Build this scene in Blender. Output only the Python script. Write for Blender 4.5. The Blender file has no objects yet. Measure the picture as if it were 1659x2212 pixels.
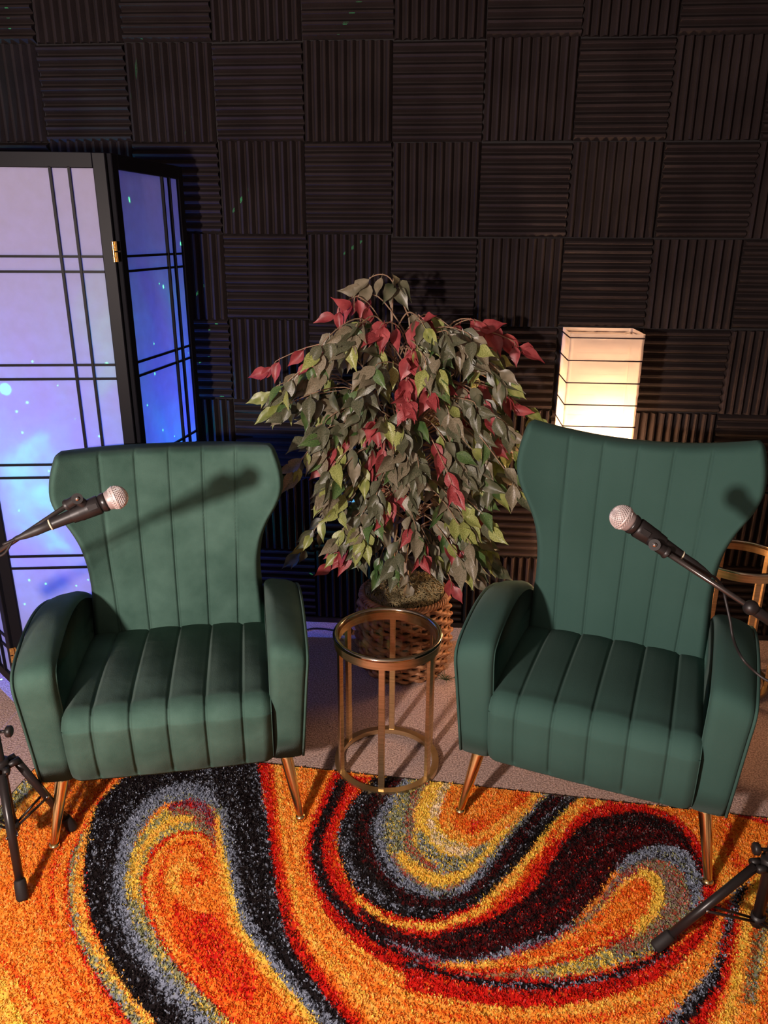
import bpy, math, random
import numpy as np
from mathutils import Vector, Matrix
R = math.radians
random.seed(7); rng = np.random.default_rng(7)
S = bpy.context.scene
COL = S.collection

# ------------------------------------------------------------------ camera
CAM = np.array([0.19758, -2.91274, 1.55343]); YAW, PITCH, ROLL, F = -0.07536, -0.34563, 0.00575, 1660.0
_cy, _sy, _cp, _sp, _cr, _sr = math.cos(YAW), math.sin(YAW), math.cos(PITCH), math.sin(PITCH), math.cos(ROLL), math.sin(ROLL)
_f = np.array([_sy*_cp, _cy*_cp, _sp]); _r0 = np.array([_cy, -_sy, 0]); _u0 = np.cross(_r0, _f)
_rt = _cr*_r0 + _sr*_u0; _up = -_sr*_r0 + _cr*_u0
cd = bpy.data.cameras.new('camera'); cam = bpy.data.objects.new('camera', cd); COL.objects.link(cam)
cd.sensor_fit = 'HORIZONTAL'; cd.sensor_width = 36; cd.lens = 36*F/1659; cd.clip_start = .05
cam.matrix_world = Matrix(((_rt[0], _up[0], -_f[0], CAM[0]), (_rt[1], _up[1], -_f[1], CAM[1]), (_rt[2], _up[2], -_f[2], CAM[2]), (0, 0, 0, 1)))
S.camera = cam
def ray(px, py):
    return _rt*(px-829.5)/F + _up*(1106-py)/F + _f
def at(px, py, z=None, y=None, D=None):          # a photograph pixel as a point in the room
    d = ray(px, py)
    t = (z-CAM[2])/d[2] if z is not None else (y-CAM[1])/d[1] if y is not None else D/np.linalg.norm(d)
    return CAM + t*d

# ------------------------------------------------------------------ world, lights, exposure
w = bpy.data.worlds.new('world'); S.world = w; w.use_nodes = True
w.node_tree.nodes['Background'].inputs[0].default_value = (.75, .8, 1, 1)
w.node_tree.nodes['Background'].inputs[1].default_value = .018
vs = S.view_settings; vs.view_transform = 'Standard'; vs.look = 'None'; vs.gamma = 1; vs.use_curve_mapping = False
vs.exposure = 0.65
def lamp(name, kind, loc, energy, color, aim=None, **kw):
    l = bpy.data.lights.new(name, kind); l.energy = energy; l.color = color
    for k, v in kw.items(): setattr(l, k, v)
    o = bpy.data.objects.new(name, l); COL.objects.link(o); o.location = loc
    if aim is not None:
        o.rotation_euler = (Vector(aim)-Vector(loc)).to_track_quat('-Z', 'Y').to_euler()
    return o
KEY = lamp('key_light', 'POINT', (-.88, -3.25, 1.45), 172, (1, .83, .75), shadow_soft_size=.055)
LAMP_BULB = lamp('lantern_bulb', 'POINT', (.785, -.17, .83), 17, (1, .68, .40), shadow_soft_size=.035)
LAMP_BULB2 = lamp('lantern_bulb', 'POINT', (.745, -.155, .36), 12, (1, .64, .36), shadow_soft_size=.035)
PROJ_AT = (-1.24, -.17, .78)
PROJ = lamp('star_projector_light', 'POINT', PROJ_AT, 38, (1, 1, 1), shadow_soft_size=.0)
def projector_nodes(l):
    l.use_nodes = True; nt = l.node_tree; N, L = nt.nodes, nt.links
    em = N['Emission']; g = N.new('ShaderNodeNewGeometry')
    tc = N.new('ShaderNodeTexCoord'); mp = N.new('ShaderNodeMapping'); mp.inputs['Rotation'].default_value = (.4, .9, 1.9); L.new(tc.outputs['Normal'], mp.inputs[0]); d = mp.outputs[0]
    no = N.new('ShaderNodeTexNoise'); no.inputs['Scale'].default_value = 1.6; no.inputs['Detail'].default_value = 5; no.inputs['Distortion'].default_value = 1.2
    L.new(d, no.inputs['Vector'])
    cr = N.new('ShaderNodeValToRGB'); e = cr.color_ramp.elements
    e[0].position = .36; e[0].color = (.04, .09, .95, 1); e[1].position = .68; e[1].color = (.02, .60, .80, 1)
    m = e.new(.56); m.color = (.02, .19, 1, 1)
    L.new(no.outputs['Fac'], cr.inputs[0])
    vo = N.new('ShaderNodeTexVoronoi'); vo.inputs['Scale'].default_value = 15
    L.new(d, vo.inputs['Vector'])
    lt = N.new('ShaderNodeMath'); lt.operation = 'LESS_THAN'; lt.inputs[1].default_value = .075; L.new(vo.outputs['Distance'], lt.inputs[0])
    mx = N.new('ShaderNodeMix'); mx.data_type = 'RGBA'
    L.new(lt.outputs[0], mx.inputs['Factor']); L.new(cr.outputs[0], mx.inputs['A']); mx.inputs['B'].default_value = (1.5, 14, 5, 1)
    L.new(mx.outputs['Result'], em.inputs['Color'])
projector_nodes(PROJ.data)
DOT = lamp('laser_dot_light', 'SPOT', (-1.18, -.2, .9), 120, (.05, .9, 1), aim=at(15, 842, y=-.68), shadow_soft_size=.0, spot_size=R(4), spot_blend=.6)
try:
    S.cycles.use_denoising = True; S.cycles.max_bounces = 8; S.cycles.diffuse_bounces = 3; S.cycles.transparent_max_bounces = 12
    S.cycles.caustics_reflective = False; S.cycles.caustics_refractive = False; S.cycles.sample_clamp_indirect = 3
except Exception: pass

# ------------------------------------------------------------------ materials
def mat(name, col=(.5, .5, .5), rough=.6, metal=0, **kw):
    m = bpy.data.materials.new(name); m.use_nodes = True; b = m.node_tree.nodes['Principled BSDF']
    b.inputs['Base Color'].default_value = (*col, 1); b.inputs['Roughness'].default_value = rough; b.inputs['Metallic'].default_value = metal
    for k, v in kw.items(): b.inputs[k].default_value = v
    return m
def nodes(m): return m.node_tree.nodes, m.node_tree.links, m.node_tree.nodes['Principled BSDF']
def noise_col(m, c1, c2, scale, lo=.35, hi=.65, detail=4, coord='Object', stretch=(1, 1, 1), bump=0, bdist=.002, bscale=None, rough=None):
    N, L, b = nodes(m); tc = N.new('ShaderNodeTexCoord'); mp = N.new('ShaderNodeMapping'); mp.inputs['Scale'].default_value = stretch
    L.new(tc.outputs[coord], mp.inputs[0])
    n = N.new('ShaderNodeTexNoise'); n.inputs['Scale'].default_value = scale; n.inputs['Detail'].default_value = detail; L.new(mp.outputs[0], n.inputs[0])
    r = N.new('ShaderNodeValToRGB'); r.color_ramp.elements[0].position = lo; r.color_ramp.elements[1].position = hi
    r.color_ramp.elements[0].color = (*c1, 1); r.color_ramp.elements[1].color = (*c2, 1)
    L.new(n.outputs['Fac'], r.inputs[0]); L.new(r.outputs[0], b.inputs['Base Color'])
    if bump:
        n2 = n
        if bscale: n2 = N.new('ShaderNodeTexNoise'); n2.inputs['Scale'].default_value = bscale; n2.inputs['Detail'].default_value = 3; L.new(mp.outputs[0], n2.inputs[0])
        bp = N.new('ShaderNodeBump'); bp.inputs['Strength'].default_value = bump; bp.inputs['Distance'].default_value = bdist
        L.new(n2.outputs['Fac'], bp.inputs['Height']); L.new(bp.outputs[0], b.inputs['Normal'])
    return m
M_foam = noise_col(mat('charcoal_foam', rough=.95, **{'Specular IOR Level': .15}), (.0185, .013, .0132), (.029, .0212, .0208), 5, bump=.35, bdist=.002, bscale=260)
M_wallpaint = mat('dark_wall_paint', (.02, .017, .018), .9)
M_base = mat('dark_baseboard', (.018, .014, .016), .6)
M_carpet = noise_col(mat('brown_carpet', rough=.95, **{'Specular IOR Level': .1}), (.32, .205, .170), (.78, .555, .48), 190, .36, .66, 3, bump=.8, bdist=.004)
def velvet(name, c1, c2, lo, hi, sc, nap_shade, wr):
    m = mat(name, c1, .85, **{'Specular IOR Level': .04, 'Sheen Weight': .05, 'Sheen Roughness': .45, 'Sheen Tint': (.7, .9, .82, 1)})
    noise_col(m, c1, c2, sc, lo, hi, 5, bump=.25, bdist=.0015, bscale=420)
    # velvet pile leaned back in the normal, putting shade on seat and arm tops
    N, L, b = nodes(m); bp = [n for n in N if n.bl_idname == 'ShaderNodeBump'][0]; g = N.new('ShaderNodeNewGeometry'); vt = N.new('ShaderNodeVectorTransform')
    vt.vector_type = 'VECTOR'; vt.convert_from = 'OBJECT'; vt.convert_to = 'WORLD'; vt.inputs[0].default_value = (0, nap_shade, -nap_shade*.15)
    n3 = N.new('ShaderNodeTexNoise'); n3.inputs['Scale'].default_value = 11; n3.inputs['Detail'].default_value = 2; n3.inputs['Distortion'].default_value = .8; t3 = N.new('ShaderNodeTexCoord'); L.new(t3.outputs['Object'], n3.inputs[0])
    b3 = N.new('ShaderNodeBump'); b3.inputs['Strength'].default_value = wr; b3.inputs['Distance'].default_value = .006; L.new(n3.outputs['Fac'], b3.inputs['Height']); L.new(b3.outputs[0], bp.inputs['Normal'])
    ad = N.new('ShaderNodeVectorMath'); L.new(bp.outputs[0], ad.inputs[0]); L.new(vt.outputs[0], ad.inputs[1]); nm = N.new('ShaderNodeVectorMath'); nm.operation = 'NORMALIZE'
    L.new(ad.outputs[0], nm.inputs[0]); L.new(nm.outputs[0], b.inputs['Normal'])
    return m
M_velvetL = velvet('crushed_green_velvet', (.052, .112, .088), (.096, .184, .148), .3, .7, 9, .46, .22)
M_velvetR = velvet('green_velvet', (.050, .112, .094), (.062, .132, .113), .3, .7, 3, .2, .06)
M_gold = mat('polished_gold_metal', (.98, .76, .36), .18, 1)
M_brass = noise_col(mat('brushed_brass', rough=.40, metal=1), (.66, .48, .25), (.84, .64, .37), 14, stretch=(1, 1, 12), coord='Object')
M_rim = mat('polished_rim', (.62, .55, .42), .12, 1)
M_hinge = mat('brass_hinge', (.95, .62, .22), .2, 1)
M_blackwood = mat('black_lacquered_wood', (.006, .006, .009), .45, **{'Specular IOR Level': .12})
M_blackplastic = mat('black_plastic', (.016, .013, .013), .42)
M_blacksteel = mat('black_painted_steel', (.018, .014, .014), .32)
M_rodsteel = mat('satin_black_rod', (.10, .085, .08), .22, .8)
M_rubber = mat('black_rubber', (.014, .011, .011), .7)
M_chrome = mat('chrome', (.7, .68, .66), .15, 1)
M_cable = mat('black_cable', (.02, .017, .017), .5)
M_whitering = mat('cream_ring', (.75, .68, .5), .5)
def glass_mat():
    m = mat('smoked_glass', (.75, .78, .75), .02)
    N, L, b = nodes(m); out = N['Material Output']
    g = N.new('ShaderNodeBsdfGlossy'); g.inputs['Roughness'].default_value = .02
    t = N.new('ShaderNodeBsdfTransparent'); t.inputs[0].default_value = (.84, .79, .74, 1)
    lw = N.new('ShaderNodeLayerWeight'); pw = N.new('ShaderNodeMath'); pw.operation = 'POWER'; pw.inputs[1].default_value = 5; L.new(lw.outputs['Facing'], pw.inputs[0])
    fr = N.new('ShaderNodeMath'); fr.operation = 'MULTIPLY_ADD'; fr.inputs[1].default_value = .9; fr.inputs[2].default_value = .035; L.new(pw.outputs[0], fr.inputs[0]); mx = N.new('ShaderNodeMixShader')
    L.new(fr.outputs[0], mx.inputs[0]); L.new(t.outputs[0], mx.inputs[1]); L.new(g.outputs[0], mx.inputs[2]); L.new(mx.outputs[0], out.inputs[0])
    return m
M_glass = glass_mat()
def paper(name, col, trans, tr_col, leak=.0, sc=30):
    m = mat(name, col, .9); N, L, b = nodes(m); out = N['Material Output']
    tc = N.new('ShaderNodeTexCoord'); n = N.new('ShaderNodeTexNoise'); n.inputs['Scale'].default_value = sc; n.inputs['Detail'].default_value = 6; L.new(tc.outputs['Object'], n.inputs[0])
    r = N.new('ShaderNodeValToRGB'); r.color_ramp.elements[0].position = .25; r.color_ramp.elements[1].position = .75
    r.color_ramp.elements[0].color = (*[c*.86 for c in tr_col], 1); r.color_ramp.elements[1].color = (*tr_col, 1); L.new(n.outputs['Fac'], r.inputs[0])
    d = N.new('ShaderNodeBsdfDiffuse'); d.inputs[0].default_value = (*col, 1)
    t = N.new('ShaderNodeBsdfTranslucent'); L.new(r.outputs[0], t.inputs[0])
    bp = N.new('ShaderNodeBump'); bp.inputs['Strength'].default_value = .3; bp.inputs['Distance'].default_value = .003; L.new(n.outputs['Fac'], bp.inputs['Height'])
    L.new(bp.outputs[0], d.inputs['Normal'])
    mx = N.new('ShaderNodeMixShader'); mx.inputs[0].default_value = trans
    L.new(d.outputs[0], mx.inputs[1]); L.new(t.outputs[0], mx.inputs[2]); last = mx
    if leak:
        tp = N.new('ShaderNodeBsdfTransparent'); m2 = N.new('ShaderNodeMixShader'); m2.inputs[0].default_value = leak
        L.new(mx.outputs[0], m2.inputs[1]); L.new(tp.outputs[0], m2.inputs[2]); last = m2
    L.new(last.outputs[0], out.inputs[0]); return m
M_screenpaper = paper('rice_paper', (.50, .47, .50), .5, (.9, .9, .95))
M_lampshade = paper('lantern_paper', (.88, .72, .64),   .5, (.60, .50, .42), leak=.14, sc=14)
def leafmat(name, c1, c2, rough=.38, sc=28):
    m = mat(name, c1, rough, **{'Specular IOR Level': .6})
    return noise_col(m, c1, c2, sc, .35, .65, 3, bump=.3, bdist=.002)
M_leaf = {'green': leafmat('dark_green_leaf', (.065, .078, .040), (.16, .155, .095)),
          'fresh': leafmat('fresh_green_leaf', (.045, .105, .026), (.12, .19, .06)),
          'lime': leafmat('yellow_green_leaf', (.20, .24, .05), (.42, .44, .15)),
          'red': leafmat('red_leaf', (.26, .030, .036), (.46, .085, .088), .45),
          'olive': leafmat('olive_gloss_leaf', (.15, .13, .078), (.29, .245, .165))}  # olive leaf; its tan is the gloss of front-lit leaves put into the colour
M_twig = noise_col(mat('tan_twig', rough=.7), (.28, .17, .10), (.46, .30, .19), 40)
M_trunk = noise_col(mat('pale_bark', rough=.8), (.30, .22, .15), (.52, .40, .29), 30, stretch=(1, 1, .3), bump=.5, bdist=.003)
M_wicker = noise_col(mat('brown_wicker', rough=.5), (.24, .095, .040), (.62, .31, .15), 22, bump=.4, bdist=.002)
M_moss = noise_col(mat('dry_moss', rough=.9), (.035, .040, .014), (.15, .13, .055), 60, bump=.8, bdist=.006)
M_strand = noise_col(mat('dry_moss_strand', rough=.8), (.13, .10, .045), (.46, .37, .19), 20)
M_sprig = mat('dark_green_sprig', (.035, .06, .02), .6)

# ------------------------------------------------------------------ mesh helpers
def link(name, verts, faces, m=None, parent=None, smooth=True, label=None, kind=None):
    me = bpy.data.meshes.new(name); me.from_pydata([tuple(map(float, v)) for v in verts], [], faces)
    me.validate()
    if smooth: me.polygons.foreach_set('use_smooth', [True]*len(me.polygons))
    me.update()
    return linkm(name, me, m, parent, label, kind)
def linkm(name, me, m=None, parent=None, label=None, kind=None):
    o = bpy.data.objects.new(name, me); COL.objects.link(o)
    if m and not me.materials: me.materials.append(m)
    if parent is not None: o.parent = parent
    if label: o['label'] = label
    if kind: o['kind'] = kind
    return o
def thing(name, label, cat, loc=(0, 0, 0), rz=0, group=None):
    o = bpy.data.objects.new(name, None); COL.objects.link(o); o.location = loc; o.rotation_euler = (0, 0, rz); o.empty_display_size = .1
    o['label'] = label; o['category'] = cat
    if group: o['group'] = group
    return o
class G:
    """collects shapes into one mesh"""
    def __init__(s): s.v = []; s.f = []
    def add(s, v, f): n = len(s.v); s.v += [tuple(map(float, p)) for p in v]; s.f += [tuple(i+n for i in q) for q in f]; return s
    def box(s, lo, hi, bev=0):
        x0, y0, z0 = lo; x1, y1, z1 = hi
        if not bev:
            return s.add([(x0, y0, z0), (x1, y0, z0), (x1, y1, z0), (x0, y1, z0), (x0, y0, z1), (x1, y0, z1), (x1, y1, z1), (x0, y1, z1)],
                  [(0, 3, 2, 1), (4, 5, 6, 7), (0, 1, 5, 4), (1, 2, 6, 5), (2, 3, 7, 6), (3, 0, 4, 7)])
        b = bev; v = []; lay = [(z0, b), (z0+b, 0), (z1-b, 0), (z1, b)]
        for z, i in lay:
            v += [(x0+b, y0+i, z), (x1-b, y0+i, z), (x1-i, y0+b, z), (x1-i, y1-b, z), (x1-b, y1-i, z), (x0+b, y1-i, z), (x0+i, y1-b, z), (x0+i, y0+b, z)]
        f = [tuple(range(7, -1, -1)), tuple(range(24, 32))]
        for k in range(3):
            for i in range(8): j = (i+1) % 8; f.append((k*8+i, k*8+j, k*8+8+j, k*8+8+i))
        return s.add(v, f)
    def tube(s, pts, rad, n=10, cap=True, flat=None):
        pts = [np.array(p, float) for p in pts]; m = len(pts)
        rad = [rad]*m if np.isscalar(rad) else list(rad); v = []; f = []
        a = None
        for i in range(m):
            t = pts[min(i+1, m-1)]-pts[max(i-1, 0)]; t /= (np.linalg.norm(t)+1e-12)
            if a is None:
                a = np.cross(t, (0, 0, 1)) if abs(t[2]) < .9 else np.cross(t, (1, 0, 0))
            a = a-t*(a@t); a /= (np.linalg.norm(a)+1e-12); b = np.cross(t, a)
            fy = 1 if flat is None else flat
            for k in range(n):
                c = 2*math.pi*k/n; v.append(pts[i]+rad[i]*(math.cos(c)*a+fy*math.sin(c)*b))
        for i in range(m-1):
            for k in range(n): l = (k+1) % n; f.append((i*n+k, i*n+l, i*n+n+l, i*n+n+k))
        if cap: f += [tuple(range(n-1, -1, -1)), tuple(range((m-1)*n, m*n))]
        return s.add(v, f)
    def lathe(s, prof, n=32, c=(0, 0, 0), closed=False, axis=None):
        v = []; f = []; m = len(prof)
        for r, z in prof:
            for k in range(n): a = 2*math.pi*k/n; v.append((r*math.cos(a), r*math.sin(a), z))
        for i in range(m if closed else m-1):
            i2 = (i+1) % m
            for k in range(n): l = (k+1) % n; f.append((i*n+k, i*n+l, i2*n+l, i2*n+k))
        if not closed:
            if prof[0][0] > 1e-6: f.append(tuple(range(n-1, -1, -1)))
            if prof[-1][0] > 1e-6: f.append(tuple(range((m-1)*n, m*n)))
        v = np.array(v)
        if axis is not None:
            q = Vector((0, 0, 1)).rotation_difference(Vector(axis)).to_matrix(); v = v@np.array(q).T
        v = v+np.array(c)
        return s.add(v, f)
    def build(s, name, m=None, parent=None, smooth=True, **k): return link(name, s.v, s.f, m, parent, smooth, **k)
def spline(P, n=10, closed=False):
    P = [np.array(p, float) for p in P]; m = len(P); out = []
    for i in range(m if closed else m-1):
        p = [P[(i+j) % m] if closed else P[min(max(i+j, 0), m-1)] for j in (-1, 0, 1, 2)]
        for k in range(n):
            t = k/n; out.append(.5*((2*p[1])+(p[2]-p[0])*t+(2*p[0]-5*p[1]+4*p[2]-p[3])*t*t+(-p[0]+3*p[1]-3*p[2]+p[3])*t**3))
    if not closed: out.append(P[-1])
    return out
def sm_angle(o, ang=40):
    me = o.data
    try: me.set_sharp_from_angle(angle=R(ang))
    except Exception: pass
    return o

# ------------------------------------------------------------------ the room
fl = G().box((-3.28, -5.28, -.06), (3.28, .08, 0)).build('floor', M_carpet, smooth=False, kind='structure')
T = .305
M_paint = mat('grey_room_paint', (.27, .24, .22), .9)
G().box((-3.28, -5.2, 0), (-3.2, .08, 3.0)).build('wall_left', M_paint, smooth=False, kind='structure')
G().box((3.2, -5.2, 0), (3.28, .08, 3.0)).build('wall_right', M_paint, smooth=False, kind='structure')
G().box((-3.28, -5.28, 0), (3.28, -5.2, 3.0)).build('wall_front', M_paint, smooth=False, kind='structure')
G().box((-3.28, -5.28, 3.0), (3.28, .08, 3.06)).build('ceiling', mat('ceiling_tile_white', (.20, .19, .18), .9), smooth=False, kind='structure')
wall = G().box((-3.2, .0, 0), (3.2, .08, 3.0)).build('wall_back', M_wallpaint, smooth=False, kind='structure')
bb = G().box((-3.2, -.018, .0), (3.2, -.0005, .024), .003).build('baseboard_back', M_base, smooth=False, kind='structure')
def foam_mesh(variant):
    r = random.Random(variant); n = 10; s = T/2-.0008; pts = []
    p = T/n
    for i in range(n):
        x = -T/2+i*p
        pts += [(x+.04*p, .004), (x+.36*p, .024+r.uniform(-.001, .001)), (x+.58*p, .025+r.uniform(-.001, .001)), (x+.90*p, .004)]
    v = []; f = []; m = len(pts); NY = 4
    pull = [r.uniform(-.0025, .0015) for _ in range(m)]
    for j in range(NY+1):
        for i, (x, d) in enumerate(pts):
            xx = max(-s, min(s, x)); yy = -s+2*s*j/NY
            if j in (0, NY): yy -= math.copysign(abs(pull[i//4*4]) if d > .01 else 0, yy)
            v.append((xx+r.uniform(-.0005, .0005), -d+r.uniform(-.0006, .0006), yy))
    for j in range(NY):
        for i in range(m-1): a = j*m+i; f.append((a, a+1, a+m+1, a+m))
    b0 = len(v)
    for j in (0, NY):
        for i, (x, d) in enumerate(pts): vv = v[j*m+i]; v.append((vv[0], -.0006, vv[2]))
    for i in range(m-1):
        f.append((i+1, i, b0+i, b0+i+1)); a = NY*m+i; f.append((a, a+1, b0+m+i+1, b0+m+i))
    f.append(tuple([b0, 0]+[j*m for j in range(1, NY+1)]+[b0+m]))
    f.append(tuple([b0+m+m-1]+[j*m+m-1 for j in range(NY, -1, -1)]+[b0+m-1]))
    me = bpy.data.meshes.new('foam_panel'); me.from_pydata(v, [], f); me.materials.append(M_foam); me.update(); return me
FV = [foam_mesh(i) for i in range(5)]
for c in range(-7, 7):
    for r_ in range(-3, 7):
        o = linkm('foam_panel', FV[(c*3+r_*5) % 5], parent=wall)
        dz = (.012 if c < 0 else -.004)*min(1, max(0, r_)/3.0)
        o.location = ((c+.5)*T+random.uniform(-.002, .002), 0, 2.16-(r_+.5)*T+dz*(1 if r_ < 5 else .3)+random.uniform(-.0015, .0015))
        vertical = (c+r_) % 2 == 1
        o.rotation_euler = (R(random.uniform(-.1, .1)), (0 if vertical else R(90))+R(random.uniform(-.35, .35))+(math.pi if random.random() < .5 else 0), 0)

# ------------------------------------------------------------------ rug
RO = np.array([-1.00, -.915]); RA = R(-4.55)          # back left corner, direction of the back edge
RX = np.array([math.cos(RA), math.sin(RA)]); RY = np.array([-RX[1], RX[0]])*-1
RW, RH, RES = 2.45, 1.55, .003
NW, NH = int(RW/RES), int(RH/RES)
tone = np.zeros((NH, NW), np.float32); img = np.zeros((NH, NW), np.int16)                    # which yarn mix
PAL = {}; PN = []
def yarn(k, *mix):
    PAL[k] = len(PN); PN.append(mix)
def srgb(r, g, b): return tuple(((c/255+.055)/1.055)**2.4 if c > 10 else c/255/12.92 for c in (r, g, b))
cO, cD, cY, cR, cK, cG, cL, cC, cM, cP = srgb(252, 148, 48), srgb(236, 104, 30), srgb(250, 208, 84), srgb(212, 30, 20), srgb(24, 16, 18), srgb(142, 150, 168), srgb(150, 152, 108), srgb(242, 216, 178), srgb(84, 10, 14), srgb(255, 182, 82)
yarn('O', (.62, cO), (.16, cD), (.22, cP))
yarn('D', (.38, cO), (.48, cD), (.14, cR))
yarn('R', (.86, cR), (.10, cD), (.04, cM))
yarn('RO', (.52, cR), (.48, cD))
yarn('Y', (.84, cY), (.16, cP))
yarn('YO', (.50, cP), (.25, cY), (.25, cO))
yarn('K', (.93, cK), (.05, cG), (.02, cM))
yarn('KG', (.72, cK), (.28, cG))
yarn('GK', (.66, cG), (.34, cK))
yarn('G', (.80, cG), (.12, cK), (.08, cL))
yarn('L', (.52, cL), (.26, cG), (.14, cY), (.08, cK))
yarn('LY', (.45, cY), (.43, cL), (.12, cG))
yarn('C', (.60, cC), (.28, cY), (.12, cL))
yarn('M', (.66, cM), (.30, cK), (.04, cR))
yarn('MK', (.62, cK), (.36, cM), (.02, cR))
yarn('MR', (.50, srgb(160, 44, 52)), (.30, srgb(128, 100, 118)), (.20, cR))
yarn('RL', (.34, srgb(190, 78, 56)), (.36, cL), (.30, srgb(150, 122, 116)))
yarn('B', (.40, srgb(150, 78, 40)), (.35, cL), (.25, cD))
img[:] = PAL['O']
_u, _v = np.meshgrid(np.linspace(0, RW, NW), np.linspace(0, RH, NH))
tone[:] = .5+.28*np.sin(_u*38+2*np.sin(_v*4)+1.2*np.sin(_u*9))+.22*np.sin(_u*81-_v*12+2*np.sin(_v*7+1))
Z = {3: (0, 1450, 2.37), 7: (960, 1450, 2.373), 8: (500, 1650, 2.074)}
def rugpt(p, z):
    ox, oy, s = Z[z]; q = at(ox+p[0]/s, oy+p[1]/s, z=.012)[:2]-RO
    return np.array([q@RX, q@RY])
def put(P, k, tn=None):
    ix = (P[..., 0]/RES).astype(int); iy = (P[..., 1]/RES).astype(int); ok = (ix >= 0)&(ix < NW)&(iy >= 0)&(iy < NH)
    img[iy[ok], ix[ok]] = k[ok] if hasattr(k, 'shape') else k
    if tn is not None: tone[iy[ok], ix[ok]] = tn[ok]
def resample(P, n):
    P = np.array(spline(P, 8)); d = np.r_[0, np.cumsum(np.linalg.norm(np.diff(P, axis=0), axis=1))]; t = np.linspace(0, d[-1], n)
    return np.stack([np.interp(t, d, P[:, i]) for i in range(2)], 1)
def ribbon(z, A, B, mix):
    a = resample([rugpt(p, z) for p in A], 900); b = resample([rugpt(p, z) for p in B], 900); nt = 260
    t = np.linspace(0, 1, nt)[None, :, None]; P = a[:, None]*(1-t)+b[:, None]*t
    k = np.array([PAL[m] for m in mix]); tt = np.broadcast_to(np.linspace(0, .9999, nt)[None], P.shape[:2])
    wob = .06*np.sin(np.linspace(0, 21, 900))[:, None]+.04*np.sin(np.linspace(3, 57, 900))[:, None]
    idx = np.clip((tt*len(mix)+wob*(len(mix) > 1)*len(mix)*.5*np.sin(tt*math.pi)).astype(int), 0, len(mix)-1)
    ph = rng.uniform(0, 6.28, 4); s_ = np.linspace(0, 1, 900)[:, None]; ln = float(np.linalg.norm(b-a, axis=1).mean()); fq = ln/.022
    tn = .5+.30*np.sin(tt*fq*2.1+ph[0]+1.5*np.sin(s_*5+ph[1]))+.25*np.sin(tt*fq*4.3+ph[2]+2*np.sin(s_*9+ph[3]))
    put(P, k[idx], tn)
def blob(z, pts, k):
    P = np.array(spline([rugpt(p, z) for p in pts], 8, closed=True)); x0, y0 = np.maximum(P.min(0)-.01, 0); x1, y1 = P.max(0)+.01
    gx = np.arange(x0, min(x1, RW), RES*.8); gy = np.arange(y0, min(y1, RH), RES*.8)
    if not len(gx) or not len(gy): return
    X, Y = np.meshgrid(gx, gy); ins = np.zeros(X.shape, bool); Q = np.roll(P, -1, 0)
    for (xa, ya), (xb, yb) in zip(P, Q):
        if ya == yb: continue
        c = ((ya > Y) != (yb > Y))&(X < (xb-xa)*(Y-ya)/(yb-ya)+xa); ins ^= c
    put(np.stack([X, Y], -1)[ins], PAL[k])
# left side
ribbon(3, [(60, 560), (-140, 820), (-400, 1100)], [(205, 560), (20, 800), (-200, 1150)], ['L', 'L'])
ribbon(3, [(205, 560), (30, 780), (-150, 1000)], [(330, 560), (120, 800), (-60, 1050)], ['YO', 'O'])
ribbon(3, [(560, 540), (330, 760), (215, 950), (190, 1150), (240, 1400), (330, 1600), (480, 1806), (620, 1950)], [(620, 540), (420, 740), (300, 950), (275, 1150), (320, 1400), (430, 1620), (590, 1806), (720, 1950)], ['D', 'O', 'D'])
ribbon(3, [(20, 1560), (60, 1700), (160, 1850)], [(-60, 1660), (-20, 1780), (40, 1900)], ['Y', 'YO'])
ribbon(3, [(-60, 1400), (60, 1500), (200, 1700), (330, 1850)], [(-60, 1480), (20, 1560), (110, 1700), (220, 1850)], ['D', 'YO'])
ribbon(3, [(520, 640), (420, 820), (345, 1000), (335, 1200), (365, 1350), (420, 1480), (520, 1640), (640, 1820), (740, 1950)], [(560, 640), (450, 820), (370, 1000), (365, 1200), (395, 1340), (460, 1480), (560, 1640), (680, 1820), (780, 1950)], ['RO', 'R'])
ribbon(3, [(480, 740), (400, 880), (362, 1000), (360, 1200), (390, 1340), (450, 1480), (545, 1620), (660, 1780), (760, 1900)], [(510, 740), (430, 880), (400, 1000), (398, 1200), (430, 1320), (520, 1450), (620, 1590), (740, 1760), (840, 1880)], ['L', 'LY', 'YO'])
ribbon(3, [(600, 575), (520, 650), (470, 740), (425, 860), (402, 1000), (405, 1150), (440, 1310), (520, 1450), (620, 1590), (745, 1740), (850, 1860)], [(640, 600), (560, 680), (500, 790), (470, 880), (445, 1000), (450, 1150), (490, 1330), (580, 1480), (680, 1620), (790, 1760), (890, 1890)], ['YO', 'RO'])
# big black loop of the left swirl and its right arm
ribbon(3, [(1330, 470), (1000, 470), (700, 520), (580, 600), (505, 680), (465, 790), (445, 900), (435, 1010), (438, 1120), (455, 1210), (490, 1330), (565, 1480), (650, 1620), (745, 1740), (850, 1860)],
       [(1150, 720), (1060, 620), (940, 590), (800, 640), (710, 720), (650, 820), (620, 910), (595, 1020), (590, 1120), (605, 1240), (650, 1360), (740, 1510), (850, 1660), (950, 1760), (1080, 1870)], ['K', 'K', 'KG'])
ribbon(3, [(1040, 470), (1110, 640), (1150, 780), (1180, 920), (1205, 1080), (1240, 1230), (1295, 1350), (1385, 1490), (1480, 1620), (1600, 1740), (1720, 1840)],
       [(1325, 470), (1345, 640), (1370, 780), (1390, 920), (1410, 1060), (1435, 1180), (1480, 1330), (1550, 1470), (1650, 1620), (1760, 1740), (1860, 1840)], ['KG', 'K', 'K', 'KG'])
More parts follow.
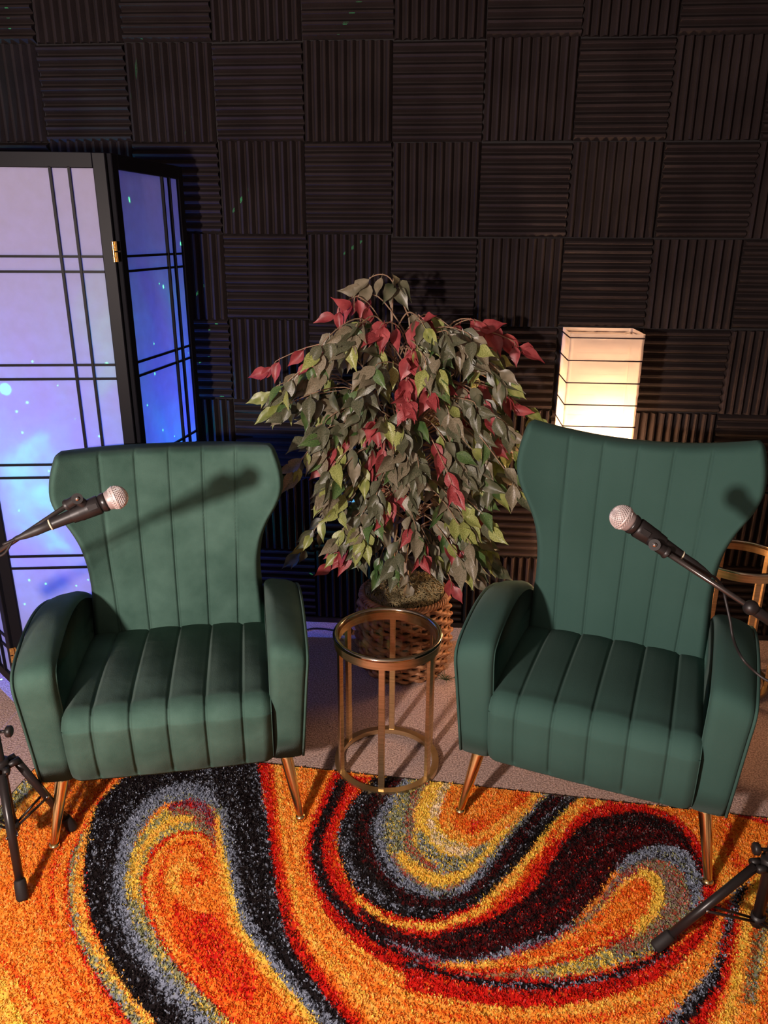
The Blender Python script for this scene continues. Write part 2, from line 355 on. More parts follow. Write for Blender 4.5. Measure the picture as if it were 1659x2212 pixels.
# inner rings of the left swirl
ribbon(3, [(1160, 790), (1080, 620), (950, 570), (800, 620), (700, 715), (640, 820), (605, 920), (585, 1020), (582, 1130), (600, 1250), (650, 1370), (740, 1520), (850, 1660), (960, 1770), (1080, 1870)],
       [(1120, 790), (1060, 700), (950, 660), (830, 690), (755, 770), (700, 860), (665, 950), (650, 1040), (645, 1140), (665, 1240), (720, 1350), (810, 1500), (920, 1640), (1020, 1740), (1140, 1850)], ['GK', 'G', 'G'])
ribbon(3, [(1120, 720), (1060, 680), (940, 680), (830, 720), (760, 790), (700, 880), (668, 960), (650, 1050), (650, 1150), (690, 1260), (740, 1350), (830, 1490), (930, 1610), (1030, 1710), (1140, 1810), (1220, 1880)],
       [(1100, 960), (1060, 860), (980, 820), (890, 840), (820, 870), (765, 930), (740, 1000), (720, 1080), (730, 1170), (760, 1260), (800, 1350), (880, 1470), (980, 1590), (1090, 1700), (1210, 1810), (1300, 1900)], ['LY', 'Y', 'LY'])
ribbon(3, [(640, 1160), (680, 1280), (750, 1400), (850, 1540), (960, 1670), (1090, 1800)], [(730, 1200), (770, 1300), (830, 1400), (930, 1520), (1030, 1640), (1160, 1770)], ['L', 'L', 'LY'])
ribbon(3, [(860, 690), (960, 660), (1060, 690), (1120, 800), (1120, 960)], [(880, 740), (970, 740), (1010, 790), (1060, 860), (1085, 960)], ['MR', 'RL'])
ribbon(3, [(1110, 960), (1060, 850), (960, 820), (860, 850), (790, 910), (750, 990), (730, 1090), (740, 1190), (780, 1300), (850, 1430), (950, 1560), (1060, 1670), (1180, 1790), (1260, 1880)],
       [(1060, 980), (1020, 910), (950, 880), (890, 910), (850, 960), (830, 1040), (820, 1120), (830, 1210), (860, 1310), (930, 1430), (1030, 1560), (1140, 1670), (1260, 1790), (1340, 1880)], ['RO', 'YO', 'O', 'O', 'RO'])
blob(3, [(960, 960), (1090, 990), (1130, 1150), (1160, 1290), (1250, 1400), (1330, 1540), (1420, 1680), (1520, 1830), (1300, 1900), (1200, 1790), (1060, 1650), (950, 1510), (880, 1380), (840, 1260), (825, 1130), (870, 1020)], 'D')
blob(3, [(900, 1180), (1000, 1160), (1130, 1290), (1250, 1440), (1300, 1600), (1250, 1700), (1110, 1610), (990, 1470), (900, 1330)], 'RO')
blob(3, [(1010, 1100), (1090, 1050), (1140, 1200), (1060, 1240), (930, 1190), (900, 1100)], 'O')
ribbon(3, [(880, 1150), (850, 1080), (880, 1000), (950, 970), (1020, 1020), (1000, 1060)], [(930, 1120), (910, 1060), (930, 1020), (970, 1010), (990, 1040), (985, 1060)], ['YO'])
ribbon(3, [(1100, 760), (1105, 900), (1120, 1060), (1150, 1200), (1190, 1340), (1290, 1470), (1390, 1600), (1500, 1740), (1620, 1870)], [(1130, 740), (1155, 900), (1190, 1060), (1220, 1200), (1260, 1320), (1350, 1450), (1440, 1570), (1560, 1710), (1680, 1840)], ['YO', 'Y'])
ribbon(3, [(1120, 700), (1150, 900), (1185, 1060), (1215, 1200), (1255, 1320), (1345, 1450), (1440, 1570), (1560, 1710), (1680, 1840)], [(1160, 700), (1190, 880), (1220, 1040), (1255, 1190), (1310, 1310), (1400, 1440), (1500, 1570), (1620, 1700), (1740, 1810)], ['G', 'GK'])
# centre: red, orange and black bands (z8)
ribbon(8, [(120, 0), (150, 150), (175, 330), (192, 480), (230, 700), (290, 850), (400, 1010), (540, 1180)], [(175, -10), (200, 150), (215, 330), (235, 480), (280, 690), (345, 830), (450, 980), (600, 1160)], ['R', 'R', 'RO'])
ribbon(8, [(190, 0), (215, 200), (235, 400), (280, 600), (350, 790), (480, 960), (640, 1160)], [(300, 0), (290, 200), (300, 400), (350, 590), (440, 740), (600, 900), (800, 1060)], ['YO', 'O', 'YO'])
ribbon(8, [(330, 300), (360, 520), (400, 640), (480, 750), (620, 860), (780, 960), (960, 1040), (1200, 1085), (1500, 1085), (1800, 1040)], [(290, 300), (320, 560), (380, 720), (480, 850), (620, 980), (780, 1080), (960, 1150), (1200, 1200), (1500, 1200), (1800, 1160)], ['YO', 'D', 'YO', 'O'])
ribbon(8, [(455, 40), (380, 210), (345, 320), (335, 420), (365, 540), (430, 670), (540, 790), (680, 890), (850, 980), (1020, 1045), (1200, 1070), (1400, 1075), (1659, 1035), (1800, 1000)],
       [(500, 40), (420, 220), (375, 330), (372, 430), (400, 540), (470, 640), (590, 750), (730, 850), (880, 925), (1040, 975), (1200, 1000), (1400, 1010), (1659, 970), (1800, 930)], ['R'])
ribbon(8, [(480, 70), (410, 210), (365, 330), (365, 440), (395, 540), (465, 640), (580, 750), (720, 840), (870, 925), (1030, 980), (1200, 1010), (1400, 1010), (1659, 970)],
       [(530, 70), (465, 200), (420, 320), (415, 430), (440, 530), (505, 620), (610, 710), (740, 800), (890, 890), (1040, 945), (1200, 980), (1400, 985), (1659, 945)], ['K', 'MK'])
ribbon(8, [(530, 60), (470, 200), (418, 320), (412, 430), (445, 530), (510, 620), (610, 710), (740, 795), (890, 880), (1040, 935), (1200, 965), (1400, 965)],
       [(620, 60), (520, 210), (470, 320), (480, 440), (540, 560), (640, 650), (760, 700), (800, 760), (900, 850), (1040, 900), (1200, 925), (1400, 900)], ['R', 'R', 'RO'])
# ribbon red yellow red that climbs to the back edge
ribbon(8, [(560, 560), (660, 650), (800, 695), (950, 685), (1100, 625), (1210, 530), (1310, 430), (1410, 310), (1500, 210), (1560, 140)],
       [(560, 680), (700, 765), (830, 790), (950, 785), (1120, 735), (1260, 650), (1370, 540), (1470, 430), (1590, 330), (1720, 240)], ['R', 'YO', 'Y', 'RO', 'R', 'R'])
ribbon(7, [(560, 650), (480, 760), (400, 900), (250, 1080), (100, 1200)], [(860, 650), (700, 760), (600, 900), (500, 1060), (380, 1180)], ['R', 'YO', 'Y', 'D', 'R', 'R'])
ribbon(7, [(700, 650), (640, 740), (560, 860)], [(920, 650), (780, 720), (640, 850)], ['YO', 'D', 'YO', 'R'])
# crescent round the cream pool
ribbon(8, [(640, 60), (520, 210), (480, 320), (490, 430), (560, 560), (680, 650), (820, 692), (950, 682), (1100, 622), (1200, 530), (1300, 430), (1400, 300), (1500, 200), (1570, 140)],
       [(860, 60), (700, 180), (655, 270), (668, 370), (715, 470), (795, 545), (900, 585), (1010, 575), (1110, 505), (1190, 400), (1270, 290), (1350, 200), (1410, 130), (1440, 100)], ['K', 'KG', 'MK', 'MK', 'KG'])
ribbon(8, [(500, 330), (520, 430), (600, 550), (700, 640)], [(560, 330), (580, 430), (650, 520), (740, 600)], ['KG', 'K'])
ribbon(8, [(780, 60), (690, 180), (648, 270), (660, 370), (712, 475), (795, 552), (900, 592), (1012, 582), (1115, 510), (1195, 405), (1275, 295), (1355, 205), (1420, 130)],
       [(1000, 60), (940, 180), (925, 270), (940, 330), (990, 370), (1040, 390), (1090, 380), (1130, 360), (1180, 330), (1230, 290), (1290, 245), (1340, 190), (1380, 130)], ['G', 'L', 'L', 'RL', 'Y', 'Y', 'C'])
ribbon(8, [(700, 430), (770, 520), (900, 580), (1010, 570), (1110, 500), (1160, 430)], [(730, 400), (800, 490), (910, 550), (1010, 540), (1090, 480), (1140, 410)], ['G', 'RL'])
ribbon(8, [(740, 420), (800, 490), (910, 548), (1010, 535), (1100, 470), (1150, 400), (1240, 300)], [(760, 390), (830, 450), (920, 500), (1010, 490), (1090, 430), (1130, 380), (1220, 290)], ['Y'])
ribbon(8, [(820, 330), (860, 400), (930, 470), (1010, 480), (1090, 430), (1150, 370)], [(850, 300), (890, 360), (950, 410), (1020, 420), (1090, 390), (1140, 350)], ['L', 'L'])
blob(8, [(1060, 40), (1000, 160), (960, 260), (985, 320), (1070, 345), (1180, 300), (1290, 235), (1370, 160), (1390, 60)], 'YO')
blob(8, [(1070, 60), (1010, 170), (985, 250), (1020, 305), (1080, 320), (1160, 280), (1260, 210), (1330, 150), (1330, 60)], 'D')
blob(8, [(1090, 90), (1040, 180), (1040, 240), (1100, 250), (1200, 200), (1260, 130)], 'O')
ribbon(8, [(880, 250), (900, 310), (960, 360), (1050, 390)], [(920, 240), (940, 290), (980, 330), (1060, 360)], ['C', 'C', 'Y'])
# maroon wave on the right (z7)
ribbon(7, [(1020, 690), (900, 680), (760, 705), (640, 790), (590, 880), (540, 980), (480, 1060), (380, 1160), (250, 1230), (100, 1290), (-80, 1340)], [(1040, 740), (900, 740), (770, 760), (660, 850), (600, 960), (540, 1050), (480, 1110), (400, 1190), (280, 1260), (130, 1320), (-80, 1370)], ['R'])
ribbon(7, [(900, 680), (1060, 700), (1190, 755), (1290, 850), (1350, 960), (1385, 1080), (1370, 1190), (1290, 1290), (1180, 1390), (1080, 1470)], [(900, 740), (1050, 750), (1150, 800), (1230, 870), (1290, 970), (1310, 1080), (1290, 1180), (1240, 1260), (1150, 1350), (1050, 1420)], ['R', 'R'])
ribbon(7, [(-430, 1210), (-250, 1330), (-80, 1365), (60, 1335), (200, 1290), (320, 1230), (420, 1160), (510, 1060), (580, 930), (640, 850), (740, 770), (850, 742), (960, 725), (1060, 735), (1150, 770), (1225, 830), (1280, 920), (1318, 1000), (1325, 1100), (1315, 1180)],
       [(-430, 1240), (-300, 1360), (-120, 1440), (20, 1480), (150, 1480), (300, 1440), (420, 1395), (540, 1350), (640, 1290), (720, 1215), (800, 1130), (850, 1040), (920, 980), (1000, 930), (1070, 905), (1140, 900), (1210, 930), (1280, 990), (1305, 1080), (1312, 1180)], ['MK', 'MK', 'M', 'MK', 'M', 'MK'])
ribbon(7, [(-300, 1370), (-120, 1440), (20, 1480), (150, 1475), (300, 1435), (420, 1390), (560, 1340), (660, 1280)], [(-300, 1390), (-120, 1480), (20, 1515), (150, 1510), (300, 1475), (430, 1430), (560, 1380), (680, 1310)], ['GK', 'MR'])
# right swirl core
blob(7, [(1010, 930), (1130, 895), (1230, 930), (1300, 1020), (1318, 1130), (1290, 1240), (1200, 1350), (1060, 1430), (880, 1500), (700, 1550), (500, 1580), (300, 1575), (100, 1550), (-40, 1520), (-40, 1500), (150, 1510), (350, 1470), (520, 1400), (660, 1310), (780, 1200), (880, 1060)], 'RL')
ribbon(7, [(880, 1020), (960, 940), (1060, 905), (1150, 895), (1230, 930), (1290, 1000), (1318, 1100), (1310, 1200)], [(920, 1050), (980, 1010), (1060, 990), (1140, 1010), (1190, 1050), (1220, 1100), (1240, 1160), (1240, 1230)], ['G', 'G', 'GK', 'RL'])
ribbon(7, [(800, 1170), (880, 1060), (960, 1000), (1060, 990)], [(830, 1190), (900, 1100), (980, 1040), (1060, 1030)], ['RL', 'MR'])
blob(7, [(900, 1090), (1000, 1035), (1080, 1050), (1118, 1130), (1100, 1230), (1030, 1310), (900, 1385), (750, 1445), (600, 1495), (400, 1535), (200, 1545), (0, 1520), (0, 1500), (200, 1490), (380, 1450), (540, 1400), (660, 1330), (780, 1240)], 'YO')
blob(7, [(900, 1130), (980, 1070), (1050, 1090), (1060, 1170), (1010, 1260), (900, 1330), (760, 1390), (600, 1440), (420, 1480), (260, 1500), (420, 1450), (600, 1380), (720, 1300), (820, 1220)], 'D')
blob(7, [(900, 1180), (960, 1150), (950, 1220), (850, 1290), (700, 1360), (560, 1400), (700, 1330), (820, 1260)], 'O')
ribbon(7, [(985, 1010), (1080, 1035), (1120, 1110), (1112, 1210), (1040, 1310), (960, 1370)], [(1010, 1060), (1050, 1080), (1072, 1130), (1060, 1200), (1000, 1280), (930, 1340)], ['Y'])
ribbon(7, [(0, 1515), (200, 1530), (420, 1510), (640, 1460), (800, 1400), (960, 1320)], [(0, 1530), (200, 1548), (420, 1530), (650, 1480), (810, 1420), (980, 1340)], ['RO'])
ribbon(7, [(430, 1530), (600, 1500), (760, 1450), (900, 1430), (1060, 1370), (1180, 1290)], [(450, 1570), (600, 1555), (760, 1530), (900, 1490), (1060, 1430), (1220, 1330)], ['LY', 'LY'])
ribbon(7, [(860, 1440), (1000, 1390), (1120, 1310), (1200, 1210)], [(900, 1500), (1060, 1440), (1200, 1350), (1290, 1240)], ['RL', 'L'])
# bands under it
ribbon(7, [(-400, 1370), (-200, 1470), (0, 1530), (200, 1565), (400, 1580), (600, 1575), (800, 1540), (950, 1500), (1080, 1450)], [(-400, 1385), (-200, 1490), (0, 1550), (200, 1590), (400, 1605), (600, 1600), (800, 1565), (950, 1525), (1080, 1475)], ['R'])
ribbon(7, [(-200, 1490), (0, 1545), (200, 1580), (400, 1600), (600, 1595), (800, 1560), (950, 1520), (1060, 1470), (1160, 1410)], [(-200, 1520), (0, 1575), (200, 1615), (400, 1635), (600, 1630), (800, 1595), (960, 1550), (1080, 1495), (1170, 1430)], ['K', 'KG'])
ribbon(7, [(-200, 1520), (0, 1570), (200, 1615), (400, 1635), (600, 1630), (800, 1595), (960, 1550), (1080, 1495), (1200, 1410), (1300, 1320), (1370, 1200)], [(-200, 1630), (0, 1675), (200, 1712), (400, 1722), (600, 1712), (800, 1680), (990, 1620), (1140, 1545), (1250, 1450), (1350, 1350), (1420, 1200)], ['R'])
ribbon(7, [(-200, 1660), (200, 1740), (600, 1750), (1000, 1665), (1300, 1460), (1430, 1250)], [(-200, 1760), (200, 1850), (600, 1870), (1050, 1780), (1300, 1580), (1440, 1300)], ['YO', 'O', 'D', 'O', 'YO'])
ribbon(7, [(-100, 1790), (300, 1860), (700, 1880)], [(-100, 1830), (300, 1900), (700, 1920)], ['D'])
# right border stripes
ribbon(7, [(1440, 1180), (1430, 1320), (1400, 1450), (1330, 1590), (1200, 1720), (1060, 1850)], [(1510, 1180), (1500, 1320), (1470, 1500), (1430, 1650), (1370, 1780), (1330, 1900)], ['R', 'RO', 'R'])
ribbon(7, [(1500, 1080), (1470, 1200), (1440, 1330), (1420, 1420), (1360, 1540), (1270, 1650), (1180, 1750), (1080, 1860)], [(1570, 1050), (1510, 1200), (1460, 1330), (1435, 1440), (1410, 1570), (1350, 1680), (1260, 1790), (1170, 1900)], ['GK', 'KG', 'K'])
ribbon(7, [(1500, 1480), (1440, 1640), (1380, 1780), (1330, 1880)], [(1520, 1480), (1480, 1640), (1430, 1790), (1390, 1900)], ['O', 'YO'])
ribbon(7, [(1610, 1040), (1560, 1150), (1530, 1280), (1515, 1420), (1490, 1560), (1460, 1700), (1410, 1860)], [(1720, 1040), (1620, 1150), (1590, 1280), (1570, 1430), (1560, 1560), (1530, 1700), (1500, 1880)], ['Y', 'YO'])
ribbon(7, [(1720, 1040), (1620, 1160), (1590, 1290), (1570, 1440), (1550, 1560), (1530, 1700)], [(1800, 1060), (1700, 1180), (1670, 1300), (1640, 1440), (1620, 1560), (1600, 1700)], ['B', 'B', 'L'])
ribbon(7, [(1670, 1300), (1640, 1440), (1620, 1560), (1600, 1700), (1580, 1850)], [(1760, 1330), (1720, 1470), (1680, 1580), (1650, 1720), (1640, 1850)], ['YO', 'D'])
ribbon(7, [(1800, 1250), (1760, 1400), (1720, 1560), (1680, 1720), (1660, 1850)], [(2000, 1250), (1960, 1400), (1900, 1560), (1880, 1720), (1860, 1850)], ['R', 'O', 'Y', 'R'])
ribbon(7, [(1480, 740), (1600, 770), (1740, 830), (1900, 930)], [(1530, 740), (1640, 760), (1760, 800), (1940, 900)], ['R', 'MR'])
ribbon(7, [(1310, 760), (1340, 900), (1400, 1030), (1460, 1140), (1500, 1080)], [(1460, 750), (1480, 880), (1540, 980), (1620, 1020), (1640, 1000)], ['YO', 'O', 'D'])

rug = thing('area_rug', 'shaggy rug with black, red, orange and yellow swirls under both armchairs', 'rug', (0, 0, 0))
PC = np.zeros((len(PN), 16, 3))
for i, mix in enumerate(PN):
    k = 0; ws = [m[0] for m in mix]; edges = np.cumsum(ws)/sum(ws)
    for j in range(16): PC[i, j] = mix[int(np.searchsorted(edges, (j+.5)/16))][1]
def rug_world(u, v): return RO[0]+RX[0]*u+RY[0]*v, RO[1]+RX[1]*u+RY[1]*v
# dark woven backing with a bound edge
g = G(); gr = [rug_world(-.008, -.010), rug_world(RW+.008, -.010), rug_world(RW+.008, RH), rug_world(-.008, RH)]
g.add([(x, y, z) for z in (.0005, .006) for x, y in gr], [(0, 1, 2, 3), (4, 7, 6, 5), (0, 4, 5, 1), (1, 5, 6, 2), (2, 6, 7, 3), (3, 7, 4, 0)])
g.build('backing', mat('black_rug_backing', (.012, .008, .008), .9), rug, smooth=False)
NT = 420000
u = rng.random(NT)*(RW-.01)+.005; v = rng.random(NT)*(RH-.01)+.004
ju = np.clip(u+rng.normal(0, .0042, NT), 0, RW-.004); jv = np.clip(v+rng.normal(0, .0042, NT), 0, RH-.004)
kid = img[(jv/RES).astype(int), (ju/RES).astype(int)]
# clumps of alike yarn
cl = ((np.floor(u/.005)*73856093).astype(np.int64) ^ (np.floor(v/.005)*19349663).astype(np.int64)) % 1000
tt_ = tone[(jv/RES).astype(int), (ju/RES).astype(int)]; pick = np.where(rng.random(NT) < .72, np.clip(tt_+rng.normal(0, .16, NT)+(cl/1000-.5)*.25, 0, .999)*16, rng.integers(0, 16, NT)).astype(int)
colr = np.clip(PC[kid, np.clip(pick, 0, 15)]*(.92+.26*rng.random((NT, 1))), 0, .95)
X, Y = rug_world(u, v)
ca = ((np.floor(u/.010)*83492791).astype(np.int64) ^ (np.floor(v/.010)*29349663).astype(np.int64)) % 628
an = ca/100+rng.normal(0, .5, NT); lean = rng.uniform(.002, .0085, NT); hh = rng.uniform(.0075, .0125, NT); wd = rng.uniform(.0014, .0025, NT)
wa = rng.uniform(0, 6.28, NT); dx, dy = np.cos(wa)*wd, np.sin(wa)*wd
lx, ly = np.cos(an)*lean, np.sin(an)*lean
z0 = .005
V = np.zeros((NT, 4, 3)); V[:, 0] = np.stack([X-dx, Y-dy, np.full(NT, z0)], 1); V[:, 1] = np.stack([X+dx, Y+dy, np.full(NT, z0)], 1)
V[:, 2] = np.stack([X+dx*.75+lx, Y+dy*.75+ly, z0+hh], 1); V[:, 3] = np.stack([X-dx*.75+lx, Y-dy*.75+ly, z0+hh*1.0], 1)
me = bpy.data.meshes.new('pile'); me.vertices.add(NT*4); me.vertices.foreach_set('co', V.ravel())
me.loops.add(NT*4); me.loops.foreach_set('vertex_index', np.arange(NT*4, dtype=np.int32)); me.polygons.add(NT)
me.polygons.foreach_set('loop_start', np.arange(NT, dtype=np.int32)*4)
me.update(calc_edges=True); ca_ = me.color_attributes.new('yarn', 'FLOAT_COLOR', 'POINT')
cc = np.ones((NT, 4, 4)); cc[:, :, :3] = colr[:, None]; ca_.data.foreach_set('color', cc.ravel())
M_pile = mat('dyed_yarn', rough=.5, **{'Specular IOR Level': .45}); N_, L_, b_ = nodes(M_pile)
an_ = N_.new('ShaderNodeAttribute'); an_.attribute_name = 'yarn'; L_.new(an_.outputs['Color'], b_.inputs['Base Color'])
linkm('pile', me, M_pile, rug, kind='stuff')
# low bed of yarn under the tufts
RB = .006; nu, nv = int(RW/RB), int(RH/RB); U, Vv = np.meshgrid(np.linspace(0, RW, nu), np.linspace(0, RH, nv)); bx, by = rug_world(U, Vv)
P = np.stack([bx, by, .0105+.0020*rng.random(U.shape)], -1).reshape(-1, 3)
idx = np.arange(nu*nv).reshape(nv, nu); q = np.stack([idx[:-1, :-1], idx[1:, :-1], idx[1:, 1:], idx[:-1, 1:]], -1).reshape(-1, 4)
me = bpy.data.meshes.new('yarn_bed'); me.vertices.add(len(P)); me.vertices.foreach_set('co', P.ravel()); me.loops.add(len(q)*4); me.loops.foreach_set('vertex_index', q.ravel().astype(np.int32))
me.polygons.add(len(q)); me.polygons.foreach_set('loop_start', np.arange(len(q), dtype=np.int32)*4); me.update(calc_edges=True)
ki = img[np.clip((Vv.ravel()/RES).astype(int), 0, NH-1), np.clip((U.ravel()/RES).astype(int), 0, NW-1)]
cb = np.ones((len(P), 4)); cb[:, :3] = PC[ki, rng.integers(0, 16, len(P))]; a_ = me.color_attributes.new('yarn', 'FLOAT_COLOR', 'POINT'); a_.data.foreach_set('color', cb.ravel())
linkm('yarn_bed', me, M_pile, rug, kind='stuff')

# ------------------------------------------------------------------ armchairs
def interp(tab, t): return float(np.interp(t, [a for a, b in tab], [b for a, b in tab]))
def smooth_interp(tab, t):
    xs = np.array([a for a, b in tab]); ys = np.array([b for a, b in tab])
    m = np.gradient(ys, xs); i = int(np.clip(np.searchsorted(xs, t)-1, 0, len(xs)-2)); h = xs[i+1]-xs[i]; s = (t-xs[i])/h
    return (2*s**3-3*s**2+1)*ys[i]+(s**3-2*s**2+s)*h*m[i]+(-2*s**3+3*s**2)*ys[i+1]+(s**3-s**2)*h*m[i+1]
def make_armchair(label, loc, rz, vel, Zc, ear, wing, rec, slim, seed):
    t = thing('armchair', label, 'armchair', loc, rz, 'green velvet armchairs'); rs = np.random.default_rng(seed)
    # --- backrest: closed shell with stitched channels
    hwt = [(0, .262), (.2, .259), (.33, .255), (.46, .257), (.55, .268), (.64, .292), (.72, .322), (.79, .339), (.86, .341), (.94, .332), (1, .320)]
    zb = .36
    us = np.concatenate([-1+np.linspace(0, .1, 9), np.linspace(-.9, .9, 197)[1:-1], 1-np.linspace(.1, 0, 9)])
    vsn = np.concatenate([np.linspace(0, .93, 46), 1-np.linspace(.06, 0, 10)])
    nu_, nv_ = len(us), len(vsn); front = []; back = []
    for v_ in vsn:
        hw = smooth_interp(hwt, v_)-slim*max(0, v_-.5)*2
        cut = max(0, (v_-.972)/.028); hw -= .016*(1-math.sqrt(max(0, 1-cut*cut)))
        for u_ in us:
            zt = Zc+ear*abs(u_)**2.2; x = u_*hw; z = zb+v_*(zt-zb)
            ym = .475+rec*(z-zb)+.022*math.sin(math.pi*v_)*-1
            wv = max(0, (v_-.30)/.70); ym -= wing*abs(u_)**2.6*math.sin(min(wv, .78)/.78*math.pi/2)
            du = hw*(1-abs(u_)); dv = zt-z; d = min(du, dv); Rr = .023; gg = math.sqrt(max(0, 1-(1-min(d/Rr, 1))**2))
            sp = .088+.011*v_; k = min(range(-2, 3), key=lambda q: abs(x-q*sp)); ds = abs(x-k*sp)
            pf = -.0045*math.exp(-(ds/.0032)**2)-.0022*math.exp(-(ds/.018)**2)
            if d < .02: pf *= d/.02
            th = .040*gg
            front.append((x, ym-(th+pf), z)); back.append((x, ym+th+.012*gg, z))
    v = front+back; nb = nu_*nv_; f = []
    for j in range(nv_-1):
        for i in range(nu_-1):
            a = j*nu_+i; f.append((a, a+1, a+1+nu_, a+nu_)); f.append((nb+a, nb+a+nu_, nb+a+1+nu_, nb+a+1))
    for j in range(nv_-1):
        a = j*nu_; f.append((a, a+nu_, nb+a+nu_, nb+a)); a = j*nu_+nu_-1; f.append((a, nb+a, nb+a+nu_, a+nu_))
    for i in range(nu_-1):
        a = i; f.append((a, nb+a, nb+a+1, a+1)); a = (nv_-1)*nu_+i; f.append((a, a+1, nb+a+1, nb+a))
    link('backrest', v, f, vel, t)
    # --- seat cushion and apron in one channelled upholstery
    path = [(.50, .392), (.42, .408), (.34, .416), (.26, .420), (.18, .422), (.11, .421), (.06, .417)]
    for k in range(1, 9):
        a = math.pi/2+k/8*R(82); path.append((.045+.062*math.cos(a)*1.0, .357+.060*math.sin(a)))
    path += [(-.012, .32), (-.009, .29), (-.001, .25), (.009, .220), (.019, .200)]
    path = [path[0]]+[p for p in spline([(*p, 0) for p in path], 3)][1:]
    xs = np.linspace(-.262, .262, 201); v = []; f = []; m = len(path)
    for j, p in enumerate(path):
        a = np.array(path[max(j-1, 0)][:2]); b = np.array(path[min(j+1, m-1)][:2]); tt = (b-a)/np.linalg.norm(b-a); n = np.array([tt[1], -tt[0]])
        if n@np.array([-1, .6]) < 0: n = -n
        for x in xs:
            k = min(range(-2, 3), key=lambda q: abs(x-q*.094)); ds = abs(x-k*.094); s_ = j/m
            depth = .0065 if s_ < .5 else .005
            pf = -depth*math.exp(-(ds/.0035)**2)-.004*math.exp(-(ds/.022)**2); fade = min(1, max(0, (p[1]-.198)/.016)) if s_ > .5 else 1; pf *= fade
            if abs(x) > .235: pf -= .012*((abs(x)-.235)/.027)**2
            cr = .010*(1-(x/.262)**2)*max(.35, 1-s_*.8)
            v.append((x, p[0]+n[0]*(pf+cr), p[1]+n[1]*(pf+cr)))
    nx = len(xs)
    for j in range(m-1):
        for i in range(nx-1): a = j*nx+i; f.append((a, a+nx, a+nx+1, a+1))
    b0 = len(v); v += [(x, .50, .20) for x in xs]
    for i in range(nx-1): f.append(((m-1)*nx+i, b0+i, b0+i+1, (m-1)*nx+i+1)); f.append((i, i+1, b0+i+1, b0+i))
    f.append(tuple([j*nx for j in range(m)]+[b0])); f.append(tuple([j*nx+nx-1 for j in range(m-1, -1, -1)]+[b0+nx-1])[::1])
    link('seat', v, f, vel, t)
    # --- arms with piping
    prof = [(.030, .197), (.022, .27), (.010, .38), (.000, .47), (.000, .515), (.010, .543), (.038, .562), (.10, .580), (.19, .594), (.28, .594), (.36, .580), (.44, .553), (.52, .51), (.58, .46), (.605, .38), (.61, .197)]
    pr = np.array(spline([(*p, 0) for p in prof[1:-1]], 4))[:, :2]; pr = np.vstack([[prof[0]], pr, [prof[-1]]])
    def inset(d):
        out = []
        for j in range(len(pr)):
            a = pr[max(j-1, 0)]; b = pr[min(j+1, len(pr)-1)]; tt = (b-a)/np.linalg.norm(b-a); n = np.array([tt[1], -tt[0]]); out.append(pr[j]+n*d)
        return out
    for s in (-1, 1):
        lay = [(.256, .022), (.2575, .013), (.262, .006), (.269, .002), (.280, 0), (.315, 0), (.330, .001), (.3375, .004), (.3405, .010), (.341, .02)]
        v = []; f = []; m = len(pr)
        for x, d in lay:
            for (yy, zz) in inset(d):
                fl_ = (.004+.018*(x-.256)/.085)*(max(zz, .197)-.197)/.4
                zz -= (.020*max(0, (x-.285)/.056)**1.5)*max(0, min(1, (zz-.45)/.08)); v.append((s*(x+fl_), yy, max(zz, .197)))
        for l in range(len(lay)-1):
            for j in range(m):
                j2 = (j+1) % m; q = (l*m+j, l*m+j2, (l+1)*m+j2, (l+1)*m+j); f.append(q if s < 0 else q[::-1])
        for l, rev in ((0, True), (len(lay)-1, False)):
            c = len(v); P_ = [v[l*m+j] for j in range(m)]; v.append(tuple(np.mean(P_, 0)))
            for j in range(m): q = (l*m+j, l*m+(j+1) % m, c); f.append(q if (rev != (s < 0)) is False else q[::-1])
        o = link('armrest', v, f, vel, t)
        pts = [(s*(.3425+.022*(zz-.197)/.4), yy, zz-.020*max(0, min(1, (zz-.45)/.08))) for yy, zz in inset(.004)]
        G().tube(pts, .0042, 6).build('piping', vel, o)
    # --- under frame and back cover
    G().box((-.325, .05, .192), (.325, .60, .30), .01).build('base', vel, t)
    for sx, fr in ((-1, 1), (1, 1), (-1, 0), (1, 0)):
        top = (sx*.294, .062, .198) if fr else (sx*.27, .50, .198); bot = (sx*.326, .0, .022) if fr else (sx*.30, .60, .012)
        top = np.array(top); bot = np.array(bot)
        o = G().tube([top+(bot-top)*k for k in (0, .1, .97, 1)], [.0178, .0174, .0100, .0098], 18).build('leg', M_gold, t)
        G().lathe([(.0, -.012), (.0125, -.011), (.0145, -.005), (.012, .003), (0, .004)], 16, bot).build('foot_cap', M_gold, o)
    return t
make_armchair('green velvet wingback armchair in front of the paper folding screen, gold legs', (-.4775, -1.282, .004), R(14.3), M_velvetL, .950, .006, .080, .215, .010, 1)
make_armchair('green velvet wingback armchair in front of the lit paper lantern, gold legs', (.595, -1.2415, .004), R(-18.1), M_velvetR, .985, .047, .070, .215, .0, 2)

